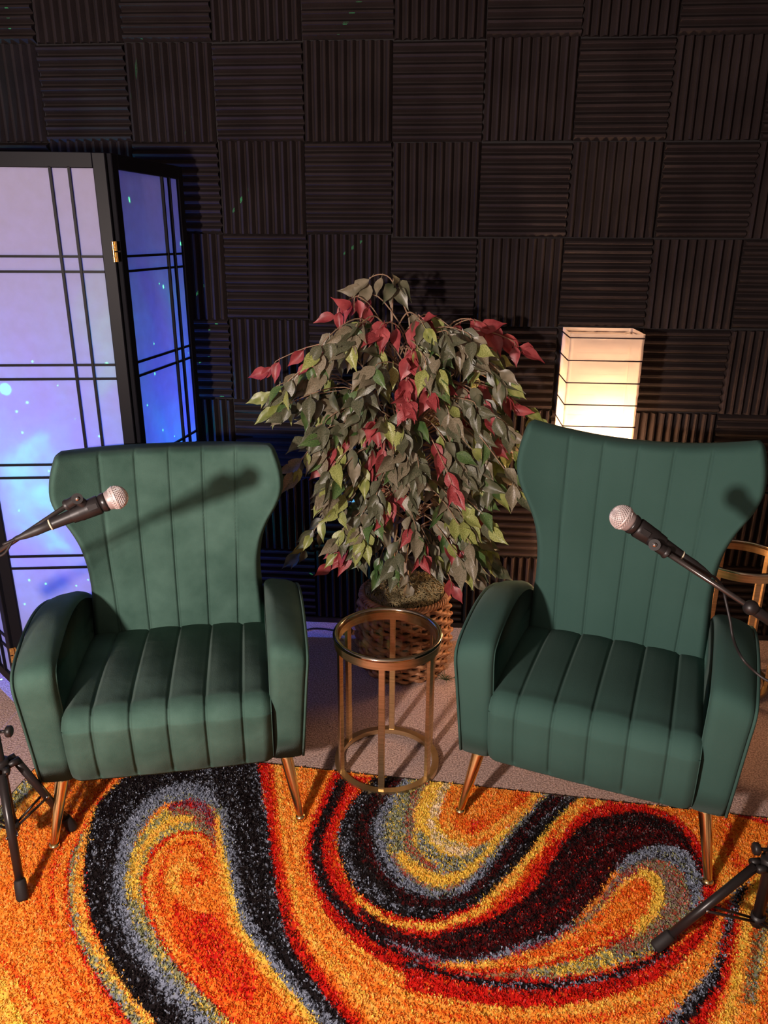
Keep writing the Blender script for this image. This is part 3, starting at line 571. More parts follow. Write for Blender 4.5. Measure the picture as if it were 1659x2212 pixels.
# ------------------------------------------------------------------ round side tables
def side_table(label, c, r, h, rot):
    t = thing('side_table', label, 'side table', (*c, .004), R(rot), 'nesting brass side tables')
    rr = r-.004
    sm_angle(G().lathe([(rr-.016, h-.030), (rr, h-.030), (rr, h-.006), (rr-.016, h-.006)], 72, closed=True).build('top_ring', M_brass, t), 35)
    tor = [(rr-.004+.0075*math.cos(a), h-.001+.0065*math.sin(a)) for a in np.linspace(0, 2*math.pi, 13)[:-1]]
    G().lathe(tor, 72, closed=True).build('rim', M_rim, t, label='polished metal rim round the glass')
    sm_angle(G().lathe([(0, h-.004), (rr-.008, h-.004), (rr-.008, h+.001), (0, h+.001)], 72).build('glass_top', M_glass, t), 35)
    sm_angle(G().lathe([(rr-.016, .0), (rr+.004, .0), (rr+.004, .016), (rr-.016, .016)], 72, closed=True).build('bottom_ring', M_brass, t), 35)
    for k in range(6):
        a = R(60*k+30)
        g = G().box((-.009, -.006, .014), (.009, .006, h-.028), .0012)
        g.v = [((x)*-math.sin(a)+(y+rr-.008)*math.cos(a), (x)*math.cos(a)+(y+rr-.008)*math.sin(a), z) for x, y, z in g.v]
        g.build('leg', M_brass, t, smooth=False)
    return t
side_table('round brass side table with glass top between the two armchairs', (.060, -.918), .162, .452, -2)
side_table('round brass side table partly hidden behind the right armchair', (1.265, -.33), .165, .492, 3)

# ------------------------------------------------------------------ folding paper screen
J = [np.array(p) for p in ((-1.615, -.385), (-1.235, -.705), (-.752, -.635), (-.705, -.155))]
scr = thing('folding_screen', 'black framed folding screen with lit paper panels behind the left armchair', 'folding screen', (-1.235, -.705, 0))
H = 1.765
for i in range(3):
    a, b = J[i], J[i+1]; L = np.linalg.norm(b-a); ax = (b-a)/L; rz = math.atan2(ax[1], ax[0])
    def loc(g):
        g.v = [(a[0]+ax[0]*x-ax[1]*y-J[1][0], a[1]+ax[1]*x+ax[0]*y-J[1][1], z) for x, y, z in g.v]; return g
    e = .004; st = .036; x0, x1 = e, L-e
    g = G(); g.box((x0, -.010, .0), (x0+st, .010, H), .002); g.box((x1-st, -.010, .0), (x1, .010, H), .002)
    g.box((x0+st, -.010, H-.040), (x1-st, .010, H-.0), .0015); g.box((x0+st, -.010, .055), (x1-st, .010, .095), .0015)
    fr = loc(g).build('panel_frame', M_blackwood, scr, smooth=False)
    loc(G().box((x0+st-.004, -.0006, .09), (x1-st+.004, .0006, H-.036))).build('paper', M_screenpaper, fr, smooth=False)
    for k in range(5):
        for dz in (0, .042):
            z = 1.491-k*.3105-dz
            if z > .12: loc(G().box((x0+st, -.0075, z-.0035), (x1-st, -.001, z+.0035))).build('horizontal_bar', M_blackwood, fr, smooth=False)
    for d in (.066, .118):
        x = x1-st-d; loc(G().box((x-.0035, -.010, .09), (x+.0035, -.0008, H-.036))).build('vertical_bar', M_blackwood, fr, smooth=False)
def hinge(p, z, out):
    g = G(); p = np.array(p)-J[1]; out = np.array(out)/np.linalg.norm(out); tx = np.array([-out[1], out[0]])
    for s in (-1, 1):
        for zz in (z-.028, z+.002):
            w = .013
            P_ = [p+out*.0115+tx*s*.001, p+out*.0115+tx*s*w, p+out*.0135+tx*s*w, p+out*.0135+tx*s*.001]
            g.add([(*q_, zc) for zc in (zz, zz+.026) for q_ in P_], [(0, 3, 2, 1), (4, 5, 6, 7), (0, 1, 5, 4), (1, 2, 6, 5), (2, 3, 7, 6), (3, 0, 4, 7)])
    for k, zz in enumerate((z-.028, z-.010, z+.009)): g.tube([(*(p+out*.014), zz), (*(p+out*.014), zz+.018)], .004, 10)
    for s in (-1, 1):
        for zz in (z-.016, z+.016): q_ = p+out*.0135+tx*s*.008; g.tube([(*q_, zz), (*(q_+out*.0012), zz)], .0025, 8)
    sm_angle(g.build('hinge', M_hinge, scr, label='brass hinge'))
for zz in (1.505, .27): hinge(J[2], zz, (-.35, -1))
for zz in (1.505, .20): hinge(J[1], zz, (.55, -1))

# ------------------------------------------------------------------ paper floor lantern
LX, LY, LW, LD, LH = .742, -.158, .245, .185, 1.24
ln = thing('floor_lantern', 'tall square lit paper floor lantern behind the right armchair', 'lamp', (LX, LY, 0))
def rect(w, d, z, n=12, bow=0):
    c = [(-w/2, -d/2), (w/2, -d/2), (w/2, d/2), (-w/2, d/2)]; out = []
    for k in range(4):
        a = np.array(c[k]); b = np.array(c[(k+1) % 4])
        for j in range(n):
            p = a+(b-a)*j/n; nn = np.array([(b-a)[1], -(b-a)[0]])/np.linalg.norm(b-a); p = p+nn*bow*math.sin(math.pi*j/n); out.append((p[0], p[1], z))
    return out
v = []; f = []; zs = []; sp = .0755; nring = 15
for k in range(nring+1):
    z = LH-.006-k*sp
    for q_ in range(6):
        if k == nring and q_: break
        s_ = q_/6; zs.append((z-s_*sp, -.0035*math.sin(math.pi*s_)))
zs = [(LH+.008, -.0005)]+zs
lr = np.random.default_rng(3)
for z, bow in zs:
    for p in rect(LW, LD, z, 16, bow): v.append((p[0]+lr.normal(0, .0005), p[1]+lr.normal(0, .0005), z))
m = 64
for j in range(len(zs)-1):
    for i in range(m): f.append((j*m+i, (j+1)*m+i, (j+1)*m+(i+1) % m, j*m+(i+1) % m))
link('shade', v, f, M_lampshade, ln)
M_wire = mat('dark_red_brown_wire', (.03, .008, .010), .7)
for k in range(nring+1):
    z = LH-.006-k*sp; pts = rect(LW+.003, LD+.003, z, 1); pts.append(pts[0])
    gq = G()
    for a_, b_ in zip(pts[:-1], pts[1:]): gq.tube([a_, b_], .0022, 6)
    gq.build('hoop', M_wire, ln)
g = G()
for (a_, b_) in (((-LW/2, -LD/2), (LW/2, LD/2)), ((-LW/2, LD/2), (LW/2, -LD/2))): g.tube([(*a_, LH-.008), (0, 0, LH-.020), (*b_, LH-.008)], .0013, 6)
g.tube([(-.012, 0, LH-.02), (.012, 0, LH-.02)], .004, 8)
g.build('top_wires', mat('white_wire', (.8, .7, .6), .5), ln)
g = G()
for sx in (-1, 1):
    for sy in (-1, 1): g.box((sx*(LW/2-.006)-.003, sy*(LD/2-.006)-.003, .0), (sx*(LW/2-.006)+.003, sy*(LD/2-.006)+.003, LH-.012))
g.box((-LW/2+.004, -LD/2+.004, .02), (LW/2-.004, LD/2-.004, .032))
g.build('inner_frame', mat('pale_frame_wood', (.6, .45, .3), .6), ln, smooth=False)
g = G().tube([(.02, 0, .03), (.02, 0, .76)], .004, 8); g.lathe([(0, .74), (.016, .745), (.016, .79), (0, .80)], 16, (.02, 0, 0)); g.build('lamp_stem', M_whitering, ln)

# ------------------------------------------------------------------ ficus in a wicker basket
BX, BY = .080, -.318
pl = thing('potted_ficus', 'artificial ficus tree with green and red leaves between the armchairs', 'plant', (BX, BY, 0))
bk = thing('wicker_basket', 'round brown wicker basket holding the ficus and dry moss', 'basket', (BX, BY, 0))
br = [(0, .150), (.05, .163), (.10, .172), (.16, .174), (.22, .168), (.30, .160)]
NS = 30; nrow = 17
g = G().lathe([(0, .004), (.146, .004), (.158, .05), (.166, .10), (.168, .16), (.160, .22), (.152, .285), (.147, .285), (.154, .22), (.160, .10), (.15, .02), (0, .012)], 48)
g.build('liner', mat('dark_basket_liner', (.035, .016, .008), .9), bk)
for k in range(nrow):
    z = .012+k*(.285-.02)/(nrow-1); r0 = interp(br, z); pts = []
    n = NS*4
    for i in range(n+1):
        a = 2*math.pi*i/n; pts.append(((r0+.0065*math.sin(NS/2*a+math.pi*k))*math.cos(a), (r0+.0065*math.sin(NS/2*a+math.pi*k))*math.sin(a), z+.0045*math.sin(NS/2*a+math.pi*k+1.2)+random.uniform(-.0012, .0012)))
    G().tube(pts, [.0092+random.uniform(-.001, .001) for _ in pts], 6, cap=False, flat=.8).build('wicker_strand', M_wicker, bk)
for i in range(NS):
    a = 2*math.pi*(i+.5)/NS; G().tube([((interp(br, z)-.001)*math.cos(a), (interp(br, z)-.001)*math.sin(a), z) for z in (.006, .06, .12, .18, .24, .30)], .0045, 6).build('stake', M_wicker, bk)
for q_ in range(4):
    pts = []
    for i in range(161): a = 2*math.pi*i/160; ph = 17*a+q_*math.pi/2; pts.append(((.158+.008*math.cos(ph))*math.cos(a), (.158+.008*math.cos(ph))*math.sin(a), .300+.008*math.sin(ph)))
    G().tube(pts, .0055, 6, cap=False).build('rim_strand', M_wicker, bk)
# moss
ms = thing('moss', 'dry tangled moss filling the top of the wicker basket', 'moss', (BX, BY, .24)); ms['kind'] = 'stuff'
COL.objects.unlink(ms); bpy.data.objects.remove(ms)
g = G(); rr_ = np.random.default_rng(5); nr, na = 12, 48; v = [(0, 0, .33)]; f = []
for i in range(1, nr+1):
    for k in range(na):
        r_ = .143*i/nr; a = 2*math.pi*k/na; v.append((r_*math.cos(a), r_*math.sin(a), .262+.055*math.sqrt(max(0, 1-(r_/.15)**2))+rr_.normal(0, .005)))
for k in range(na): f.append((0, 1+k, 1+(k+1) % na))
for i in range(nr-1):
    for k in range(na): a = 1+i*na+k; b = 1+i*na+(k+1) % na; f.append((a, a+na, b+na, b))
bv = len(v)
moss_v, moss_f = v, f
g = G(); g.add(moss_v, moss_f)
for i in range(2200):
    r_ = .143*math.sqrt(rr_.random()); a = rr_.random()*6.28; p = np.array([r_*math.cos(a), r_*math.sin(a), .268+.055*math.sqrt(max(0, 1-(r_/.16)**2))]); d = rr_.normal(0, 1, 3)*[1, 1, .45]; d /= np.linalg.norm(d)
    L_n = rr_.uniform(.03, .085); P_ = []; 
    for s_ in range(4): P_.append(p+d*L_n*(s_/3-.5)+np.array([0, 0, .022*math.sin(math.pi*s_/3)+.006])); d = d+rr_.normal(0, .35, 3)*[1, 1, .5]; d /= np.linalg.norm(d)
    for q_ in P_:
        rq = math.hypot(q_[0], q_[1])
        if rq > .145: q_[:2] *= .145/rq
    g.tube(P_, .0019, 3, cap=False)
o = g.build('moss', M_strand, None, kind='stuff'); o.data.materials.append(M_moss); o.data.polygons.foreach_set('material_index', [1]*len(moss_f)+[0]*(len(o.data.polygons)-len(moss_f))); o.location = (BX, BY, 0); o['label'] = 'dry tangled moss filling the top of the wicker basket'; o['category'] = 'moss'
# sprig at the basket foot
g = G(); sp0 = at(962, 1466, z=.01)
for k in range(26):
    a = random.uniform(0, 6.28); l = random.uniform(.02, .045); g.tube([(0, 0, .004), (l*.5*math.cos(a), l*.5*math.sin(a), .016), (l*math.cos(a), l*math.sin(a), random.uniform(.004, .03))], [.0012, .0012, .0005], 4)
o = g.build('fallen_sprig', M_sprig, None); o.location = (sp0[0], sp0[1], 0); o['label'] = 'small green artificial sprig lying on the carpet beside the basket'; o['category'] = 'sprig'
# trunks, branches, leaves (coordinates relative to the basket centre)
tr = [spline([(-.03, 0, .28), (-.045, .0, .45), (-.03, .01, .65), (-.05, 0, .85), (-.03, .0, 1.02), (-.05, 0, 1.2), (-.06, 0, 1.36)], 5), spline([(.02, .01, .28), (.0, .02, .45), (.03, .02, .65), (.01, .03, .85), (.05, .01, 1.0), (.02, 0, 1.15), (.0, 0, 1.3)], 5)]
for t_ in tr: G().tube(t_, list(np.linspace(.0105, .003, len(t_))), 8).build('trunk', M_trunk, pl)
def leaf_mesh(k):
    r = random.Random(k); n = 7; v = []; f = []; wv = [0, .165, .25, .262, .215, .125, .045, 0]; curl = r.uniform(.10, .32); fold = r.uniform(.10, .35); tw = r.uniform(-.35, .35)
    for i in range(n+1):
        s = i/n; w = wv[i]*r.uniform(.9, 1.05); z = -curl*s*s
        for j, q in enumerate((-1, -.5, 0, .5, 1)):
            wob = .025*math.sin(s*9+j*2+k)
            x = q*w; zz = z+abs(q)*w*fold*2+wob*(abs(q)); x, zz = x*math.cos(tw*s)-(zz-z)*math.sin(tw*s), z+x*math.sin(tw*s)+(zz-z)*math.cos(tw*s)
            v.append((x, s, zz))
    for i in range(n):
        for j in range(4): a = i*5+j; f.append((a, a+1, a+6, a+5))
    # petiole
    b = len(v); v += [(-.012, 0, 0), (.012, 0, 0), (.008, -.22, .05), (-.008, -.22, .05)]; f.append((b, b+3, b+2, b+1))
    me = bpy.data.meshes.new('leaf'); me.from_pydata(v, [], f); me.polygons.foreach_set('use_smooth', [True]*len(f)); me.update(); return me
LM = {c: [] for c in M_leaf}
for c in M_leaf:
    for k in range(4): me = leaf_mesh(k+len(c)); me.materials.append(M_leaf[c]); LM[c].append(me)
prof_w = [(.36, -.05, .20), (.45, -.27, .30), (.55, -.29, .30), (.65, -.26, .28), (.75, -.29, .32), (.85, -.34, .40), (.98, -.42, .42), (1.08, -.44, .40), (1.16, -.44, .36), (1.24, -.30, .33), (1.32, -.20, .14), (1.40, -.10, .04)]
leaves = []
def twig(start, end, colour, nl, droop=.05, spread=1.0, r=None):
    start = np.array(start, float); end = np.array(end, float); mid = (start+end)/2+np.array([0, 0, abs(end[0]-start[0])*.25+.03])
    P_ = spline([start, mid, end, end+np.array([(end[0]-start[0])*.06, 0, -droop])], 6)
    G().tube(P_, list(np.linspace(.0030, .0010, len(P_))), 5).build('twig', M_twig, pl)
    for i in range(nl):
        s = .42+.58*(i+random.random()*.5)/nl; p = P_[min(int(s*(len(P_)-1)), len(P_)-1)]
        side = (-1)**i; tdir = P_[-1]-P_[0]; tdir = tdir/np.linalg.norm(tdir)
        d = np.array([tdir[0]*.5+side*random.uniform(.1, .55)*spread, tdir[1]*.4+random.uniform(-.45, .15), random.uniform(-1.15, -.35)])
        if i == nl-1: d = tdir*.9+np.array([0, -.1, -.5])
        c = colour if isinstance(colour, str) else random.choices(list(colour), list(colour.values()))[0]
        leaves.append((p+d/np.linalg.norm(d)*.012, d/np.linalg.norm(d), c, random.uniform(.062, .095)))
mixed = {'green': .46, 'olive': .30, 'fresh': .10, 'lime': .14}
mixl = {'green': .42, 'olive': .22, 'fresh': .12, 'lime': .24}
def rel(px, py, y): p = at(px, py, y=y); return p-np.array([BX, BY, 0])
def trunk_pt(z):
    t_ = random.choice(tr); return min(t_, key=lambda p: abs(p[2]-z))
# branches the photograph shows singly
for px, py, y, c, nl in [(1105, 735, -.30, 'red', 6), (1060, 705, -.28, 'red', 6), (1020, 690, -.3, 'red', 5), (770, 640, -.40, 'red', 5), (825, 700, -.48, 'red', 6), (740, 655, -.36, 'red', 4), (905, 680, -.42, 'red', 5), (890, 760, -.46, 'red', 4),
                         (605, 775, -.34, 'red', 5), (690, 765, -.44, 'red', 4), (880, 860, -.52, 'red', 7), (930, 840, -.50, 'red', 4), (1090, 850, -.36, 'red', 6), (1040, 930, -.40, 'red', 6), (990, 1000, -.46, 'red', 6), (1010, 1090, -.44, 'red', 5), (730, 950, -.46, 'red', 4), (970, 1245, -.40, 'red', 3),
                         (730, 1190, -.40, 'red', 3), (830, 960, -.5, 'red', 3),
                         (800, 600, -.34, 'olive', 4), (850, 600, -.36, 'green', 5), (1155, 905, -.30, 'fresh', 7), (1130, 880, -.32, 'lime', 5), (620, 860, -.42, 'lime', 6), (605, 830, -.36, 'lime', 5), (665, 1170, -.40, mixl, 7), (690, 1130, -.46, mixl, 6), (740, 1070, -.52, 'lime', 6),
                         (790, 1150, -.50, 'lime', 6), (850, 980, -.54, mixl, 7), (885, 1040, -.54, mixl, 7), (1050, 1190, -.38, mixl, 8), (1010, 1210, -.42, mixl, 8), (960, 1180, -.46, mixl, 8), (1085, 1030, -.34, 'olive', 6), (1120, 960, -.30, mixl, 6), (640, 1000, -.30, mixed, 7),
                         (880, 1235, -.40, 'olive', 3), (820, 1210, -.44, 'fresh', 5)]:
    e_ = rel(px, py, y); s_ = trunk_pt(max(.5, e_[2]-random.uniform(-.08, .12) if e_[2] < 1.0 else e_[2]-random.uniform(.06, .26))); twig(s_, e_, c, nl)
for i in range(150):
    z = random.uniform(.54, 1.30); lo = float(np.interp(z, [p[0] for p in prof_w], [p[1] for p in prof_w])); hi = float(np.interp(z, [p[0] for p in prof_w], [p[2] for p in prof_w]))
    cx, hw = (lo+hi)/2, (hi-lo)/2; a = random.uniform(0, 2*math.pi)
    if random.random() < .75: a = -abs(math.sin(a))*math.pi/2*random.uniform(.3, 1.6)-random.uniform(0, .6)
    rr2 = random.uniform(.5, .97); e_ = np.array([cx+hw*rr2*(math.cos(a) if random.random() < .6 else random.choice((-1, 1))*random.uniform(.75, 1)), max(-.27, min(.19, .27*rr2*math.sin(a))), z])
    c = 'red' if random.random() < .13 else (mixl if z < .85 else mixed)
    twig(trunk_pt(max(.55, z+random.uniform(-.1, .12) if z < .95 else z-random.uniform(.02, .25))), e_, c, random.randint(6, 8))
cand = []
for p, d, c, s in leaves:
    if p[1]+BY+d[1]*s > -.045: continue
    nrm = np.array([random.uniform(-.95, .95), -1, random.uniform(-.2, 1.1)]); nrm = nrm-d*(nrm@d); nrm /= np.linalg.norm(nrm); xx = np.cross(d, nrm)
    M = Matrix(((xx[0]*s, d[0]*s, nrm[0]*s, p[0]), (xx[1]*s, d[1]*s, nrm[1]*s, p[1]), (xx[2]*s, d[2]*s, nrm[2]*s, p[2]), (0, 0, 0, 1)))
    cand.append((p[1]-.0*p[2], random.choice(LM[c]), M, c))
cand.sort(key=lambda q: q[0])
lab = {'red': 'red leaf', 'lime': 'yellow-green leaf'}
for y_, me, M, c in cand[:300]:
    o = linkm('leaf', me, parent=pl); o.matrix_local = M
    if c in lab: o['label'] = lab[c]
rest = {}
for y_, me, M, c in cand[300:]: rest.setdefault(c, []).append((me, M))
vv, ff, mi = [], [], []; mats = list(M_leaf)
for c, L_s in rest.items():
    for me, M in L_s:
        n0 = len(vv); vv += [tuple(M@q.co) for q in me.vertices]
        for p in me.polygons: ff.append(tuple(i+n0 for i in p.vertices)); mi.append(mats.index(c))
me = bpy.data.meshes.new('inner_leaves'); me.from_pydata(vv, [], ff)
for c in mats: me.materials.append(M_leaf[c])
me.polygons.foreach_set('material_index', mi); me.polygons.foreach_set('use_smooth', [True]*len(ff)); me.update()
linkm('inner_leaves', me, parent=pl, kind='stuff')

# ------------------------------------------------------------------ microphones and stands
M_grille = mat('silver_wire_mesh', (.50, .42, .40), .38, .85)
def _gr():
    N, L, b = nodes(M_grille); tc = N.new('ShaderNodeTexCoord'); vo = N.new('ShaderNodeTexVoronoi'); vo.inputs['Scale'].default_value = 520; L.new(tc.outputs['Object'], vo.inputs[0])
    r = N.new('ShaderNodeValToRGB'); r.color_ramp.elements[0].position = .25; r.color_ramp.elements[0].color = (.10, .08, .08, 1); r.color_ramp.elements[1].position = .5; r.color_ramp.elements[1].color = (.62, .52, .49, 1)
    sx = N.new('ShaderNodeSeparateXYZ'); L.new(tc.outputs['Object'], sx.inputs[0])
    L.new(vo.outputs['Distance'], r.inputs[0])
    inv = N.new('ShaderNodeInvert'); L.new(r.outputs[0], inv.inputs[1])
_gr()
def grille_mesh(rad):
    """woven wire ball: a mesh of crossing wires over a dark core"""
    g = G(); n = 26
    for s in (-1, 1):
        for k in range(n):
            pts = []
            for i in range(15):
                th = R(6)+i/14*R(138); ph = 2*math.pi*k/n+s*th*.9; r_ = rad*(1 if th < R(90) else 1-.20*((th-R(90))/R(54))**1.5)
                pts.append((r_*math.sin(th)*math.cos(ph), r_*math.sin(th)*math.sin(ph), r_*math.cos(th)))
            g.tube(pts, .00085, 4, cap=False)
    return g
def microphone(label, head, tail, group=None):
    head = np.array(head); tail = np.array(tail); ax = (head-tail)/np.linalg.norm(head-tail)
    q = Vector((0, 0, 1)).rotation_difference(Vector(ax)); rad = .0255
    t = thing('microphone', label, 'microphone', tuple(head), 0, 'microphones on boom stands'); t.rotation_mode = 'QUATERNION'; t.rotation_quaternion = q
    core = G().lathe([(0, rad*.965)]+[(rad*.965*math.sin(a), rad*.965*math.cos(a)) for a in np.linspace(.1, R(90), 12)]+[(rad*.90, -.008), (rad*.82, -.016), (rad*.76, -.021), (0, -.021)], 32).build('grille', mat('grille_core', (.42, .34, .33), .5, .3), t, label='silver mesh grille')
    grille_mesh(rad).build('wire_mesh', M_chrome_soft, core)
    G().lathe([(rad+.0004, -.0025), (rad+.0012, -.0015), (rad+.0012, .0015), (rad+.0004, .0025)], 40, closed=True).build('grille_band', M_chrome_soft, core)
    G().lathe([(0, -.018), (.0205, -.020), (.0215, -.024), (.0205, -.029), (.0185, -.034), (0, -.034)], 32).build('collar', M_blacksteel, t)
    G().lathe([(0, -.033), (.0182, -.034), (.0180, -.042), (.0150, -.085), (.0122, -.138), (.0118, -.143), (0, -.143)], 32).build('handle', M_blackplastic, t)
    G().lathe([(0, -.1425), (.0122, -.1425), (.0122, -.1455), (0, -.1455)], 32).build('ring', M_whitering, t, label='pale ring at the tail')
    return t, q, ax
M_chrome_soft = mat('satin_silver', (.80, .70, .68), .42, .45)
def cable_thing(label, pts, r=.0032):
    o = G().tube(spline(pts, 8), r, 8).build('microphone_cable', M_cable); o['label'] = label; o['category'] = 'cable'; return o
def stand(label, C, hubz, feet, pivot_z, clip_at, boom_from, mic, knob=None, rod_r=.0055, polebot=.07):
    t = thing('microphone_stand', label, 'microphone stand', (C[0], C[1], 0), 0, 'tripod microphone stands')
    o3 = np.array([C[0], C[1], 0]); Lc = lambda p: np.array(p)-o3
    G().tube([(0, 0, polebot), (0, 0, .48)], .0125, 16).build('lower_pole', M_blacksteel, t)
    G().tube([(0, 0, .45), (0, 0, .50)], .0165, 16).build('height_clutch', M_blackplastic, t)
    G().tube([(0, 0, .48), (0, 0, pivot_z)], .009, 14).build('upper_pole', M_rodsteel, t)
    h = G().tube([(0, 0, hubz-.022), (0, 0, hubz-.018), (0, 0, hubz+.016), (0, 0, hubz+.020)], [.017, .021, .021, .017], 18)
    for fx in feet:
        d = Lc((*fx, 0)); d = d/np.linalg.norm(d); s_ = np.array([-d[1], d[0], 0])
        for k in (-1, 1): h.tube([d*.015+s_*.011*k+np.array([0, 0, hubz]), d*.040+s_*.011*k+np.array([0, 0, hubz+.002])], .009, 8)
    h.build('hub', M_blackplastic, t)
    G().tube([(0, 0, polebot+.005), (0, 0, polebot+.03)], .0165, 14).build('brace_collar', M_blackplastic, t)
    for fx in feet:
        ft = Lc((*fx, .018)); d = ft*[1, 1, 0]; d /= np.linalg.norm(d); tp = d*.036+np.array([0, 0, hubz]); L_ = ft-tp; ln_ = np.linalg.norm(L_); L_ /= ln_
        leg = G().tube([tp, tp+L_*(ln_-.03)], .0105, 14).build('leg', M_blacksteel, t)
        G().tube([tp+L_*(ln_-.050), tp+L_*(ln_-.046), tp+L_*(ln_-.006), tp+L_*ln_], [.012, .0138, .0150, .0125], 14).build('rubber_foot', M_rubber, leg)
        mid = tp+L_*ln_*.50; s_ = np.array([-d[1], d[0], 0])
        for k in (-1, 1): G().tube([mid+s_*.0112*k, np.array([0, 0, polebot+.018])+d*.014+s_*.006*k], [.0032, .0032], 6).build('brace', M_blacksteel, t)
        rv = G()
        for P_ in (mid, tp):
            for k in (-1, 1): rv.tube([P_+s_*.0105*k, P_+s_*.0135*k], .0045, 8)
        rv.build('rivet', M_chrome, t)
    if knob is not None:
        kz, kd = knob; d = np.array([math.cos(R(kd)), math.sin(R(kd)), 0]); G().tube([d*.012+np.array([0, 0, kz]), d*.030+np.array([0, 0, kz])], .004, 8).tube([d*.028+np.array([0, 0, kz]), d*.031+np.array([0, 0, kz]), d*.040+np.array([0, 0, kz]), d*.043+np.array([0, 0, kz])], [.011, .0145, .0145, .011], 12).build('thumb_screw', M_blackplastic, t)
    # boom
    pv = np.array([0, 0, pivot_z]); bf = Lc(boom_from); bd = (pv-bf)/np.linalg.norm(pv-bf); end = pv+bd*.16
    G().tube([bf, end], rod_r, 14).build('boom_arm', M_rodsteel, t)
    G().tube([pv+np.array([0, -.018, 0]), pv+np.array([0, .018, 0])], .02, 18).build('boom_joint', M_blackplastic, t)
    G().tube([end-bd*.02, end+bd*.05], .017, 14).build('counterweight', M_rubber, t)
    # clip: socket on the boom end, knuckle, sleeve on the microphone body
    cl = G(); sock = bf-bd*.026
    cl.tube([bf+bd*.006, bf+bd*.004, bf+bd*.0, bf-bd*.003], [.011, .0135, .0135, .0115], 16)
    cl.tube([bf, bf-bd*.030], [.0115, .0105], 16)
    side = np.cross(bd, ray(800, 1100)); side /= np.linalg.norm(side)
    vw = ray(*mic['px']); vw /= np.linalg.norm(vw)
    cl.tube([sock-vw*.0125, sock+vw*.0125], .0118, 16)
    clip = sm_angle(cl.build('clip_socket', M_blackplastic, t))
    G().tube([sock-vw*.0135, sock-vw*.0155], .0045, 10).build('clip_screw', M_chrome, clip)
    mh, mt = Lc(mic['head']), Lc(mic['tail']); ax = (mh-mt)/np.linalg.norm(mh-mt)
    c0, c1 = mh-ax*.036, mh-ax*.098
    sl = G().tube([c0, c0-ax*.002, mh-ax*.060, c1], [.0200, .0212, .0200, .0168], 20, cap=False)
    sl.tube([mh-ax*.066, mh-ax*.080], [.0195, .0190], 20, cap=False)
    cm = mh-ax*.062; sl.tube([cm, sock], [.0125, .0105], 12)
    slv = sm_angle(sl.build('clip_sleeve', M_blackplastic, t))
    vv_ = -vw+ax*(vw@ax); vv_ /= np.linalg.norm(vv_); uu_ = np.cross(ax, vv_)
    g = G(); cq = mh-ax*.050; P_ = []
    for dz_ in (0, .0012):
        for a_, b_ in ((-.010, -.0055), (-.010, .0055), (.010, .0055), (.010, -.0055)): P_.append(cq+ax*a_+uu_*b_+vv_*(.0208+dz_))
    g.add(P_, [(0, 3, 2, 1), (4, 5, 6, 7), (0, 1, 5, 4), (1, 2, 6, 5), (2, 3, 7, 6), (3, 0, 4, 7)]); g.build('clip_slot', M_rubber, slv, smooth=False)
    return t
# left
mL = dict(head=at(250, 1075, D=1.77), tail=at(132, 1124, D=1.785), px=(200, 1090))
stand('black tripod microphone stand with boom arm beside the left armchair', (-.870, -1.405), .305, [(-.788, -1.535), (-.775, -1.292), (-1.03, -1.42)], .825, None, at(148, 1090, D=1.775), mL, knob=(.405, 10), polebot=.10)
tL, qL, aL = microphone('silver-headed black microphone pointing right, before the left armchair', mL['head'], mL['tail'])
mR = dict(head=at(1345, 1118, D=1.64), tail=at(1464, 1197, D=1.685), px=(1400, 1150))
stand('black tripod microphone stand with boom arm at the right edge before the right armchair', (.972, -1.478), .215, [(.723, -1.547), (1.08, -1.71), (1.10, -1.27)], .765, None, at(1437, 1192, D=1.655), mR, knob=(.255, 178), rod_r=.0058, polebot=.035)
tR, qR, aR = microphone('silver-headed black microphone pointing left, before the right armchair', mR['head'], mR['tail'])
# round boom clutch of the right stand
stR = [o for o in bpy.data.objects if o.name.startswith('microphone_stand') and o.parent is None][-1]
oR = np.array([.972, -1.478, 0]); a0 = at(1437, 1192, D=1.655)-oR; a1 = np.array([0, 0, .765]); dR = (a1-a0)/np.linalg.norm(a1-a0)
best = min(np.linspace(.1, .6, 200), key=lambda s_: abs((lambda p: 829.5+F*((p-CAM)@_rt)/((p-CAM)@_f))(a0+dR*s_+oR)-1622)); kc = a0+dR*best
vw = ray(1622, 1308); vw /= np.linalg.norm(vw)
g = G().lathe([(0, .016)]+[(.0155*math.sin(a), .0155*math.cos(a)) for a in np.linspace(.2, 2.9, 14)]+[(0, -.0155)], 24, kc-vw*.006)
g.tube([kc-dR*.012, kc+dR*.0, kc+dR*.05, kc+dR*.055], [.0085, .0115, .0115, .009], 14)
g.build('boom_clutch', M_blackplastic, stR)
g = G().tube([kc+dR*.03, kc+dR*.32], .0085, 14); g.build('boom_sleeve', M_blacksteel, stR)
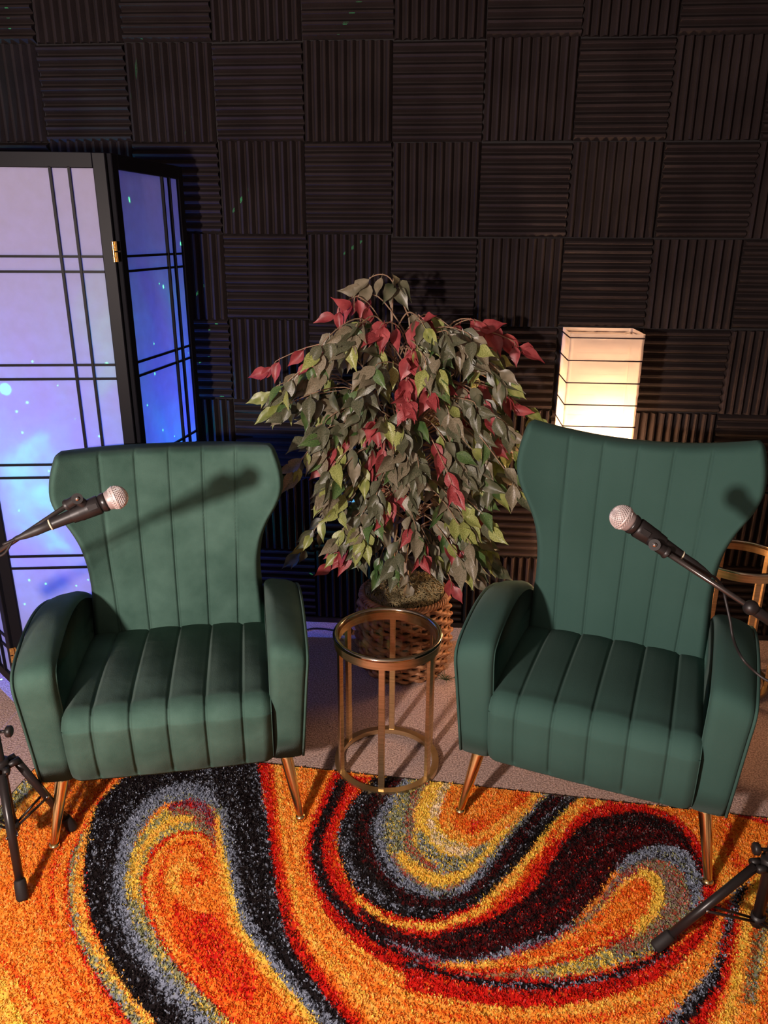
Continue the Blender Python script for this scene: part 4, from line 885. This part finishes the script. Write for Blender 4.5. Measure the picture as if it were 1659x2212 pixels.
# connectors and cables
def xlr(head, tail, name='connector'):
    head = np.array(head); tail = np.array(tail); ax = (tail-head)/np.linalg.norm(tail-head); p = head+ax*.1455
    return p, ax
pL, axL = xlr(mL['head'], mL['tail'])
g = G().tube([pL, pL+axL*.002, pL+axL*.034, pL+axL*.036, pL+axL*.052, pL+axL*.074, pL+axL*.076], [.0095, .0105, .0105, .0098, .0085, .0042, .0036], 16)
cabL = G().tube(spline([pL+axL*.07, pL+axL*.10, at(48, 1156, D=1.84), at(30, 1164, D=1.85), at(10, 1195, D=1.87), at(-20, 1210, D=1.89), at(-60, 1245, D=1.92), at(-95, 1330, D=1.95), at(-110, 1600, D=2.0), (-.99, -1.50, .02), (-1.15, -1.7, .006), (-1.25, -1.9, .006)], 8), .0028, 8)
o = g.build('microphone_cable', M_cable); o['label'] = 'black cable plugged into the left microphone'; o['category'] = 'cable'
cabL.build('cord', M_cable, o)
pR, axR = xlr(mR['head'], mR['tail'])
g = G().tube([pR, pR+axR*.002, pR+axR*.034, pR+axR*.036, pR+axR*.052, pR+axR*.074, pR+axR*.076], [.0095, .0105, .0105, .0098, .0085, .0042, .0036], 16)
o2 = g.build('microphone_cable', M_cable); o2['label'] = 'black cable hanging from the right microphone over the chair arm'; o2['category'] = 'cable'
cabR = G().tube(spline([pR+axR*.07, at(1545, 1248, D=1.72), at(1561, 1268, D=1.74), at(1566, 1290, D=1.73), at(1577, 1340, D=1.73), at(1584, 1380, D=1.73), at(1602, 1420, D=1.68), at(1630, 1450, D=1.69), at(1659, 1471, D=1.69), at(1720, 1500, D=1.70), (1.02, -1.50, .5), (1.03, -1.52, .02), (1.2, -1.7, .006)], 8), .0027, 8)
cabR.build('cord', M_cable, o2)

# ------------------------------------------------------------------ power cord by the wall
c0 = [at(x, y, z=.005) for x, y in ((600, 1355), (650, 1362), (680, 1357), (715, 1360), (742, 1366))]
o = G().tube(spline([(-.95, -.06, .005)]+c0, 8), .003, 6).build('power_cord', M_cable); o['label'] = 'thin black power cord on the carpet along the foam wall'; o['category'] = 'cord'
g = G().lathe([(0, .0), (.026, .0), (.028, .006), (.026, .012), (0, .014)], 24, (*at(748, 1366, z=0)[:2], .0005)); g.build('foot_switch', M_blackplastic, o)
